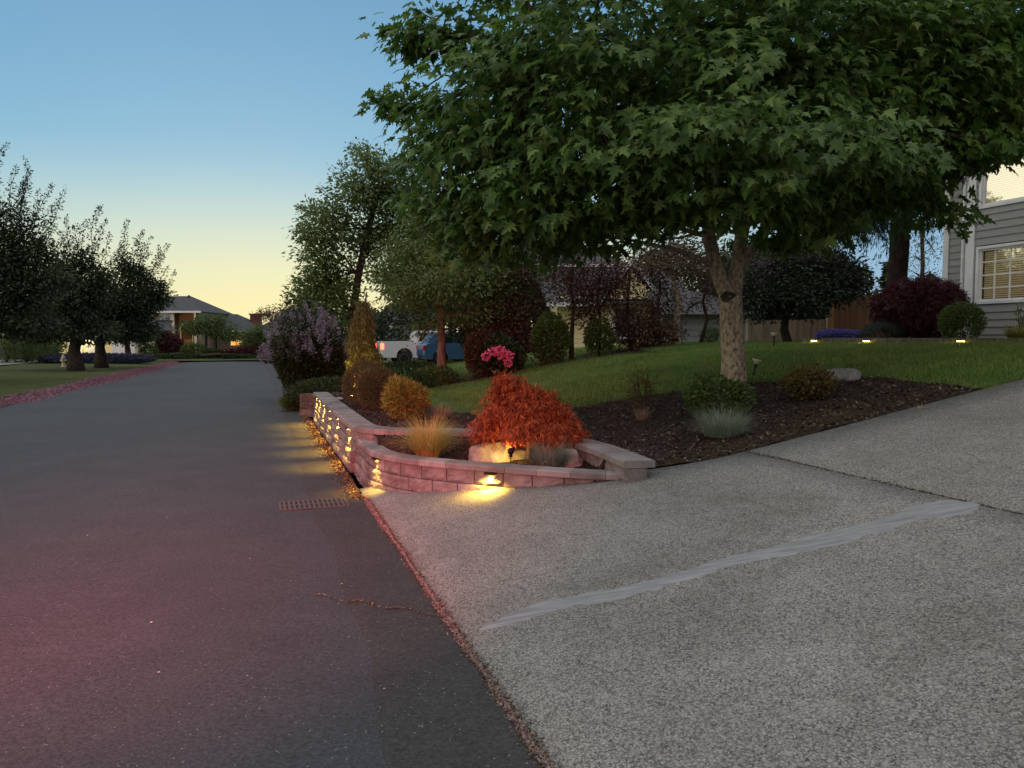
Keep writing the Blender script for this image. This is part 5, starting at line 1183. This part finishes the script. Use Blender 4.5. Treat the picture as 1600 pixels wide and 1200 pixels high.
# lilac
lb = onp(482, 19.3); li = bush('lilac_bush', lb, 'large lilac bush covered in pale mauve panicles beside the road', (.94,.85,1.8), SMALL, M['dkgreen'], 19000, .085, 'flowering shrub', lump=.5, shell=.6, lumps=7)
P_ = []; D_ = []
for k in range(210):
    d = rdir(1)[0]; d[2] = abs(d[2])*.9+.05; d[1] = -abs(d[1])*.8 if random.random() < .75 else d[1]; d[0] = d[0]-.35; d = d/np.linalg.norm(d)
    c_ = d*np.array([.98,.88,1.16])*(.80+.34*random.random())+np.array([0,0,.92]); ax = unit(d*.6+np.array([0,0,.9])+rng.normal(size=3)*.2); ln = .16+.12*random.random()
    n = 46; t = rng.random(n); rad = .048*(1-t*.85); q = rdir(n); P_.append(c_+ax*ln*t[:, None]+q*rad[:, None]); D_.append(q)
P_ = np.vstack(P_); D_ = np.vstack(D_); V_, F_ = scatter(TINY, P_, D_, rng.normal(size=P_.shape), .042*(.6+.7*rng.random(len(P_)))); npmesh('blossom', V_, F_, li, M['lilac'])
# weeping conifer by the far end of the wall
wb = at(566, 606, 13.6); wb.z = sz(wb.x, wb.y); wc = empty('weeping_conifer', wb, 'narrow weeping conifer, its lower left side lit yellow from below', 'tree')
mb = MB(); mb.tube([(0,0,-.05), (.05,0,.5), (.0,.02,1.1), (.05,0,1.6), (.10,0,1.9)], [.06,.05,.04,.025,.01], 8, rough=.1)
P_, T_, N_, S_ = [], [], [], []
for k in range(70):
    z0 = .35+1.35*rng.random(); az = rng.random()*2*math.pi; w_ = (.34-.10*(z0-.35))*(.5+.6*rng.random()); dr = min(z0-.03, .25+.5*rng.random())
    pts = [Vector((.03+w_*math.cos(az)*math.sin(t*math.pi/2), w_*math.sin(az)*math.sin(t*math.pi/2), z0+.10*math.sin(t*math.pi)-dr*t*t)) for t in np.linspace(0, 1, 8)]
    mb.tube(pts, [.009-.001*i for i in range(8)], 5)
    for i in range(2, 8):
        n = 34; P_.append(np.array(pts[i])+rng.normal(size=(n, 3))*[.025,.025,.035]); tt = rng.normal(size=(n, 3))*.4+np.array([math.cos(az)*.25, math.sin(az)*.25, -1]); T_.append(tt); N_.append(rng.normal(size=(n, 3))); S_.append(.045+.05*rng.random(n))
mb.build('trunk', M['bark_dark'], wc, True); M['gold_needle'] = leafmat('olive gold needles', (.07,.065,.015), (.15,.14,.03), (.20,.18,.05), .25)
V_, F_ = scatter(NEEDLE, np.vstack(P_), np.vstack(T_), np.vstack(N_), np.concatenate(S_)); npmesh('crown', V_, F_, wc, M['gold_needle'])
gp_ = at(549, 616, 13.1); gp_.z = sz(gp_.x, gp_.y); g_ = empty('garden_spotlight', gp_, 'assumed garden spotlight hidden at the foot of the weeping conifer, lighting it yellow', 'garden light')
mb = MB(); mb.lathe([(.006,-.08), (.006,.05), (.02,.055), (.027,.07), (.027,.12)], 12); mb.build('lamp_head', M['black'], g_, True); mb = MB(); mb.lathe([(.001,.121), (.024,.121), (.024,.1225)], 12); mb.build('lens', M['lens'], g_)
spot('lamp', (0, 0, .14), (.30, .35, 1), g_, 120, 110, (1, .72, .15), .02, .7)  # assumed lamp, itself out of sight, for the yellow light on the conifer
# ragged verge plants under the lilac
bush('verge_plants', onp(458, 16.8), 'ragged weedy plants at the road edge under the lilac', (.22,.6,.26), SMALL, M['green_leaf'], 2200, .06, 'plants', lump=.5, shell=.8)
bush('verge_plants', onp(518, 16.6), 'low dark green ground shrub between the lilac and the brown garden wall', (.9,.6,.55), SMALL, M['dkgreen'], 4200, .07, 'shrub', lump=.25)
# right hand background
M['mauve_tip'] = leafmat('dusky mauve seed heads', (.06,.04,.05), (.12,.085,.095), (.17,.13,.14), .2, .8)
b = onp(1235, 18.3); b.z = 1.25
dl = tr('lilac_tree', b, 'broad very dark multi-stemmed tree right of the maple trunk, in front of the fences', .09, [(1225,515,18.3),(1228,490,18.3),(1232,460,18.3),(1235,430,18.3)],
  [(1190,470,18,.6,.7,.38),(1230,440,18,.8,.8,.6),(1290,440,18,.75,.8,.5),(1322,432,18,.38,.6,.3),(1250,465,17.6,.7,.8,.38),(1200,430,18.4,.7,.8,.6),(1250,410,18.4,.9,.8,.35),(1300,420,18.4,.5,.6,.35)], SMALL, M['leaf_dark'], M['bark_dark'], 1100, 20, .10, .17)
pts_ = []
for k in range(170):
    px = 1180+170*random.random(); top = 392+(px-1250)**2/260+8*random.random(); py = top+45*random.random()**2
    pts_.append(Vector(A(px, py, 17.5+.5*random.random()))-Vector(dl.location))
heads(dl, pts_, .07, 14, M['mauve_tip'], .05)

b = onp(1400, 19.5); b.z = 1.3
trunk_ = [Vector(A(1397,480,19.5)), Vector(A(1402,430,19.5)), Vector(A(1406,380,19.5)), Vector(A(1405,300,19.5)), Vector(A(1400,200,19.5)), Vector(A(1395,60,19.5))]
ct = empty('conifer_tree', b, 'tall conifer with thick dark trunk and drooping tips between fence and grey house', 'tree'); mb = MB(b); mb.tube([b]+trunk_, [.30,.25,.235,.22,.19,.15,.08], 14, rough=.06)
P_, T_, N_, S_ = [], [], [], []
for k in range(330):
    z0 = 5.0+5.8*rng.random()**1.2; az = rng.random()*2*math.pi; Lr = (2.6-(z0-4.2)*.16)*(.55+.5*rng.random()); c0 = Vector(A(1404,300,19.5)); 
    pts = [Vector((c0.x+Lr*math.cos(az)*t, c0.y+Lr*math.sin(az)*t, z0+.15*math.sin(t*3)-.75*t*t)) for t in np.linspace(0, 1, 9)]
    mb.tube(pts, [.03-.003*i for i in range(9)], 5)
    for i in range(2, 9):
        for s_ in range(3):
            n = 15; hang = .35+.45*rng.random(); c_ = np.array(pts[i])+rng.normal(size=3)*[.12,.12,.03]; t = rng.random(n); p = c_-np.stack([0*t, 0*t, t*hang], 1)+rng.normal(size=(n, 3))*.035
            P_.append(p); tt = rng.normal(size=(n, 3))*.45; tt[:, 2] -= 1; T_.append(tt); N_.append(rng.normal(size=(n, 3))); S_.append(.13+.09*rng.random(n))
mb.build('trunk', M['bark_dark'], ct, True); V_, F_ = scatter(NEEDLE, np.vstack(P_), np.vstack(T_), np.vstack(N_), np.concatenate(S_)*1.0); npmesh('crown', V_-np.array(b), F_, ct, M['conifer'])
def fir(px, Y, top, w_, label, n=2200, group='distant conifers behind the fence', lm=None):
    b_ = onp(px, Y); r = empty('fir_tree', b_, label, 'tree', group); h = at(px, top, Y).z-b_.z; mb = MB(); mb.tube([(0,0,0), (0,0,h*.5), (0,0,h)], [h*.02, h*.013, .01], 6); mb.build('trunk', M['bark_dark'], r)
    nt = 16; P_, T_ = [], []
    for k in range(nt*5):
        zz = h*(.12+.86*(k/(nt*5))); az = k*2.4; L_ = w_*(1-(zz/h))**.8*(.75+.5*random.random())+.05; m_ = int(n/(nt*5)); t = rng.random(m_)
        P_.append(np.stack([L_*t*math.cos(az), L_*t*math.sin(az), zz+.15*L_*t-.35*L_*t*t], 1)+rng.normal(size=(m_, 3))*.05*w_); tt = np.tile([math.cos(az), math.sin(az), -.2], (m_, 1))+rng.normal(size=(m_, 3))*.6; T_.append(tt)
    P_ = np.vstack(P_); V_, F_ = scatter(TINY, P_, np.vstack(T_), rng.normal(size=P_.shape), h*.045*(.6+.8*rng.random(len(P_)))); npmesh('crown', V_, F_, r, lm or M['conifer'])
fir(1345, 40, 415, 2.2, 'far fir tree with ragged top just right of the dark lilac tree'); fir(1385, 48, 405, 1.6, 'far slim fir tree left of the thick conifer trunk'); fir(1448, 40, 425, 1.6, 'far fir tree between the conifer trunk and the grey house'); fir(1425, 46, 440, 1.6, 'far low fir tree just right of the thick conifer trunk')
b = onp(1440, 30)
tr('birch_tree', b, 'sparse fine leaved tree seen against the sky beside the grey house', .10, [(1440,500,30),(1440,450,30),(1442,410,30),(1440,360,30)], [(1430,400,30,.9,.9,.7),(1450,380,30,.8,.9,.8),(1440,430,30,.9,.9,.5),(1420,360,30,.6,.7,.5)], TINY, M['leaf_mid'], M['bark_dark'], 110, 10, .09, .3)
def onterr(px, Y): return Vector(((px-800)/F*Y, Y, 1.47))
bush('wine_maple', onterr(1436, 15.0), 'dense wine red mounded maple in front of the grey house corner', (.82,.7,1.05), LACE, M['wine'], 8000, .12, 'shrub', lump=.2, out=.7, droop=.5)
bush('green_shrub', onterr(1500, 13.3), 'rounded green shrub right of the wine red maple, against the grey house', (.34,.32,.58), SMALL, M['green_leaf'], 3600, .05, 'shrub', lump=.15)
lv = bush('lavender_mound', onterr(1310, 15.2), 'low mound of violet blue flowers on the raised bed', (.46,.3,.17), TINY, M['lavender'], 3200, .055, 'flowers', lump=.1, shell=.2)
bush('heather_mound', onterr(1380, 14.8), 'grey green low mound right of the violet flowers', (.42,.32,.30), NEEDLE, leafmat('grey green needles', (.05,.07,.055), (.09,.12,.095)), 3600, .07, 'shrub', lump=.1)
tuft('ornamental_grass', onterr(1588, 11.9), 'golden green arching grass clump against the grey house at the right edge', 500, .38, 1.2, .008, M['yelgreen'], r=.1)
bush('leafy_shrub', onterr(1597, 12.6), 'sparse pale tipped shrub in front of the lower window at the right edge', (.12,.12,.62), SMALL, M['leaf_mid'], 200, .05, 'shrub', lump=.5, shell=.9)
# background mass behind the boundary
for k, (px, Y, top, w_, lb_) in enumerate([(735,33,380,3.0,'tall dark tree behind the blue car'),(660,46,440,3.0,'dark tree behind the pickup cab'),(820,34,360,3.0,'tall dark tree behind the purple trees'),(1130,34,390,3.0,'dark tree behind the grey garage roof'),(1040,38,385,3.,'dark tree behind the white gable')]):
    b = onp(px, Y); s = F/Y
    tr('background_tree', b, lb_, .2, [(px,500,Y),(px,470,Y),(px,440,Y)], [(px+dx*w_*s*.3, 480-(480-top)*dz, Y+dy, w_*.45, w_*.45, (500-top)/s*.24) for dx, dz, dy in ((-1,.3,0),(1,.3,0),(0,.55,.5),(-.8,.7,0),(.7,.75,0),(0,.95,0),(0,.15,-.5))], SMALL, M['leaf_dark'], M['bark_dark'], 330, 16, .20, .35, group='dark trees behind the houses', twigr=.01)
for k, (px, Y, w_, h_, lb_) in enumerate([(1215, 27, 2.4, 3.2, 'tall dark hedge shrub behind the pale fence, left part'),(1265, 29, 1.6, 2.5, 'tall dark hedge shrub behind the pale fence, right part'),(700, 44, 4.5, 3.4, 'dark shrub mass behind the blue car'),(790, 30, 2.4, 3.4, 'dark shrub mass behind the pink rhododendron'),(590, 55, 2.2, 2.6, 'dark shrub behind the weeping conifer')]):
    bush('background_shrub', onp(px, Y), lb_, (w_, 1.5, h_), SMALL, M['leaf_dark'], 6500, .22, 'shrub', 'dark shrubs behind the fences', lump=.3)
# neighbour's dark gabled house behind the pickup
nh = empty('neighbour_house', at(612, 545, 52), 'dark grey house corner with a white framed window behind the pickup', 'house'); O = nh.location
mb = MB(O); a = at(604, 515, 52); z1 = at(0, 500, 52).z; mb.box((a.x, 52, -.3), (a.x+3.5, 56, z1)); mb.build('wall', M['bluesid'], nh)
mb = MB(O); zz = at(0, 500, 52).z; mb.add([(a.x-.4, 51.5, zz), (a.x+3.9, 51.5, zz), (a.x+3.9, 54, zz+1.1), (a.x-.4, 54, zz+1.1), (a.x+3.9, 56.5, zz), (a.x-.4, 56.5, zz)], [(0,1,2,3), (3,2,4,5)]); mb.build('roof', M['roof'], nh)
mb = MB(O); mb.box((a.x+.02, 51.9, at(0,516,52).z), (a.x+.5, 51.98, at(0,504,52).z)); mb.build('window', M['white'], nh)

# ---------------- left side ----------------
def cherry(px, py, Y, label, rows_, r_, n, per=18, sh=()):
    b_ = at(px, py, Y); b_.z = float(H(*w2uv(b_.x, b_.y))); gy = 530-(b_.z-1.5)*F/Y
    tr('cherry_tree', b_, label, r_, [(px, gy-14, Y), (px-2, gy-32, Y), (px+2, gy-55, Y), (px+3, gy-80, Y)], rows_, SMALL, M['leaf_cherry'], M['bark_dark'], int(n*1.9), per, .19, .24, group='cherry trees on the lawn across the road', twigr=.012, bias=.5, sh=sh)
cherry(118, 573, 38, 'cherry tree with the thick trunk nearest the road on the left lawn',
  [(70,475,38,1.5,1.5,1.1),(120,470,38,1.4,1.5,1.1),(60,510,38,1.6,1.3,.7),(130,515,38,1.6,1.3,.6),(95,425,38,.4,.5,.9),(130,415,38,.3,.4,.8),(110,450,38,.9,.9,.7),(160,445,38,.4,.5,.8)], .33, 640, sh=[((145,430,38),(166,345,38)),((125,430,38),(128,372,38)),((80,440,38),(82,382,38)),((100,440,38),(104,340,38)),((140,430,38),(157,322,38)),((130,430,38),(137,345,38)),((110,430,38),(118,352,38)),((150,440,38),(172,366,38)),((90,430,38),(92,362,38)),((160,450,38),(190,385,38)),((60,430,38),(70,372,38))])
cherry(158, 568, 43, 'cherry tree second from the road end, its crown spikes reaching right',
  [(180,470,43,1.4,1.5,1.2),(212,475,43,1.2,1.3,1.0),(150,500,43,1.6,1.4,.9),(200,515,43,1.7,1.4,.6),(195,420,43,.3,.4,.8),(215,430,43,.3,.4,.7),(240,450,43,.35,.4,.5),(252,470,43,.3,.4,.4)], .30, 640, sh=[((200,440,43),(190,380,43)),((230,460,43),(256,400,43)),((220,450,43),(236,372,43)),((240,480,43),(268,442,43)),((190,430,43),(200,343,43)),((200,440,43),(224,362,43)),((210,440,43),(210,372,43)),((220,450,43),(248,384,43)),((225,460,43),(263,382,43)),((235,470,43),(263,418,43)),((240,480,43),(274,424,43)),((215,440,43),(236,396,43)),((245,490,43),(272,455,43))])
cherry(200, 562, 58, 'slender farthest cherry tree before the lit garage', [(200,500,58,1.8,1.6,1.4),(215,520,58,1.6,1.4,.8),(185,520,58,1.6,1.4,.8),(228,525,58,.9,.9,1.1)], .2, 220, 16)
b_ = at(-70, 600, 27); b_.z = float(H(*w2uv(b_.x, b_.y)))
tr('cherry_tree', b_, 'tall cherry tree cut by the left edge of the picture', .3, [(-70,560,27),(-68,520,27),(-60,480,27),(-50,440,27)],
  [(-20,440,27,1.5,1.5,1.2),(30,460,27,1.2,1.2,1.1),(-20,500,27,1.6,1.4,.7),(50,505,27,1.2,1.2,.45),(10,390,27,.8,.9,.8),(-10,340,27,.4,.5,.8),(35,350,27,.2,.3,.5),(60,395,27,.4,.4,.5),(-100,380,27,1.8,1.8,2),(85,430,27,.5,.5,.5),(20,420,27,1,1,1)], SMALL, M['leaf_cherry'], M['bark_dark'], 1500, 20, .14, .19, sh=[((0,360,27),(-5,240,27)),((30,390,27),(60,300,27)),((60,410,27),(85,350,27)),((10,380,27),(35,290,27)),((0,330,27),(12,226,27)),((20,340,27),(40,248,27)),((30,350,27),(47,268,27)),((45,370,27),(82,288,27)),((50,380,27),(100,294,27)),((40,400,27),(90,318,27)),((50,400,27),(75,345,27)),((10,350,27),(25,262,27)),((60,420,27),(98,372,27))], group='cherry trees on the lawn across the road', twigr=.01, bias=.5)
def lpt(px, Y): x = (px-800)/F*Y; return Vector((x, Y, float(H(*w2uv(x, Y)))))
k_ = ['far left green garden shrub at the picture edge', 'second green shrub from the left edge, across the road', 'third green shrub from the left, before the garage drive', 'dark shrub just left of the lit garage bay', ]
for (px, Y, w_, h), lb_ in zip([(10,50,1.5,1.7),(42,51,1.4,1.9),(66,55,1.2,1.6),(76,58,1.1,1.9)], k_): bush('garden_shrub', lpt(px, Y), lb_, (w_,1.2,h), SMALL, M['green_leaf'], 2600, .15, 'shrub', 'shrubs across the road', lump=.3)
bush('ground_cover_bed', lpt(150, 52), 'long low bed of blue violet ground cover beyond the cherry trunks', (3.9,1.6,.55), TINY, leafmat('dusky violet ground cover', (.03,.035,.07), (.06,.06,.12), (.04,.05,.04)), 9000, .16, 'ground cover', lump=.1, shell=.3)
bush('dome_maple', lpt(257, 78), 'dark wine red dome shaped maple in front of the far garage', (1.75,1.4,2.15), LACE, M['wine'], 5000, .3, 'shrub', lump=.12, out=.7, droop=.5)
bush('yellow_shrub', lpt(232, 74), 'small dark shrub beside the far dome maple', (.8,.8,1.0), SMALL, M['green_leaf'], 900, .2, 'shrub')
bush('garden_shrub', lpt(303, 77), 'green shrub below the far entry arch', (1.2,1,1.2), SMALL, M['green_leaf'], 1500, .22, 'shrub', 'shrubs by the far house')
bush('garden_shrub', lpt(332, 76), 'low dark shrub left of the far white flowers', (1.1,1,.8), SMALL, M['dkgreen'], 1500, .22, 'shrub', 'shrubs by the far house')
bush('white_flower_shrub', lpt(361, 73), 'small white flowering shrub at the far road end', (.75,.6,.85), TINY, M['whitebl'], 1300, .14, 'flowering shrub', lump=.2)
b = lpt(322, 80); tr('garden_tree', b, 'round green tree in front of the far house entry', .15, [(322,545,80),(322,530,80),(322,515,80)], [(320,510,80,2.2,1.6,.8),(345,515,80,1.8,1.4,.7),(298,512,80,1.2,1.2,.6),(330,500,80,1.4,1.2,.4),(355,525,80,1.3,1.2,.4)], SMALL, M['green_leaf'], M['bark_dark'], 300, 16, .26, .3)
b = lpt(405, 74); tr('garden_tree', b, 'bright green bushy tree at the far road end', .12, [(405,545,74),(405,535,74),(405,528,74)], [(400,530,74,1.5,1.2,1.1),(415,520,74,1.5,1.2,.8),(392,538,74,1.0,1,.7),(425,540,74,1.2,1,.8)], SMALL, M['green_leaf'], M['bark_dark'], 280, 16, .22, .28)
b = lpt(440, 66); tr('red_leaf_tree', b, 'spreading dark red leaved tree above the far end of the lilac', .14, [(440,540,66),(438,515,66),(436,500,66)], [(415,492,66,1.0,.9,.5),(440,488,66,1.3,1,.5),(465,492,66,1.0,1,.6),(430,500,66,1.2,1,.5),(455,505,66,1.2,1,.6)], SMALL, M['purple_leaf'], M['bark_dark'], 170, 15, .2, .25)
bush('red_hedge', lpt(415, 71), 'low dark red hedge along the far road end', (4.2,.8,1.05), SMALL, M['wine'], 6500, .2, 'hedge', lump=.08, shell=.3)
bush('verge_hedge', lpt(300, 69.5), 'low dark ground planting along the far road end', (6.8,.7,.45), SMALL, M['dkgreen'], 6000, .2, 'hedge', lump=.08, shell=.3)
for k, (px, Y, top, w_, lb_) in enumerate([(20,95,480,7,'dark distant tree at the far left edge'),(120,105,490,7,'dark distant tree behind the left garage'),(480,60,455,3,'dark tree behind the lilac bush'),(560,62,480,3,'dark tree between the weeping conifer and the pickup')]):
    b = onp(px, Y); s = F/Y
    tr('background_tree', b, lb_, .25, [(px,530,Y),(px,520,Y),(px,505,Y)], [(px+dx*w_*s*.3, 530-(530-top)*dz, Y, w_*.45, w_*.4, (535-top)/s*.28) for dx, dz in ((-1,.3),(1,.3),(0,.6),(-.7,.6),(.8,.55),(0,.9))], SMALL, M['leaf_dark'], M['bark_dark'], 220, 15, .35, .5, group='dark trees behind the houses', twigr=.02)

# added spots for assumed, unseen tail lamps throw red light on road and wall
for x_l in (-3.3, -2.0):
    l = bpy.data.lights.new('assumed_tail_glow', 'SPOT'); l.energy = 2900; l.color = (1, .14, .18); l.spot_size = R(46); l.spot_blend = 1; l.shadow_soft_size = .1
    o = bpy.data.objects.new('assumed_tail_glow', l); COL.objects.link(o); o.location = (x_l, -1.2, 2.6); o.rotation_euler = Vector((.03, 8.0, -2.6)).to_track_quat('-Z', 'Y').to_euler()  # hung higher than a car's lamps would be; no car is built
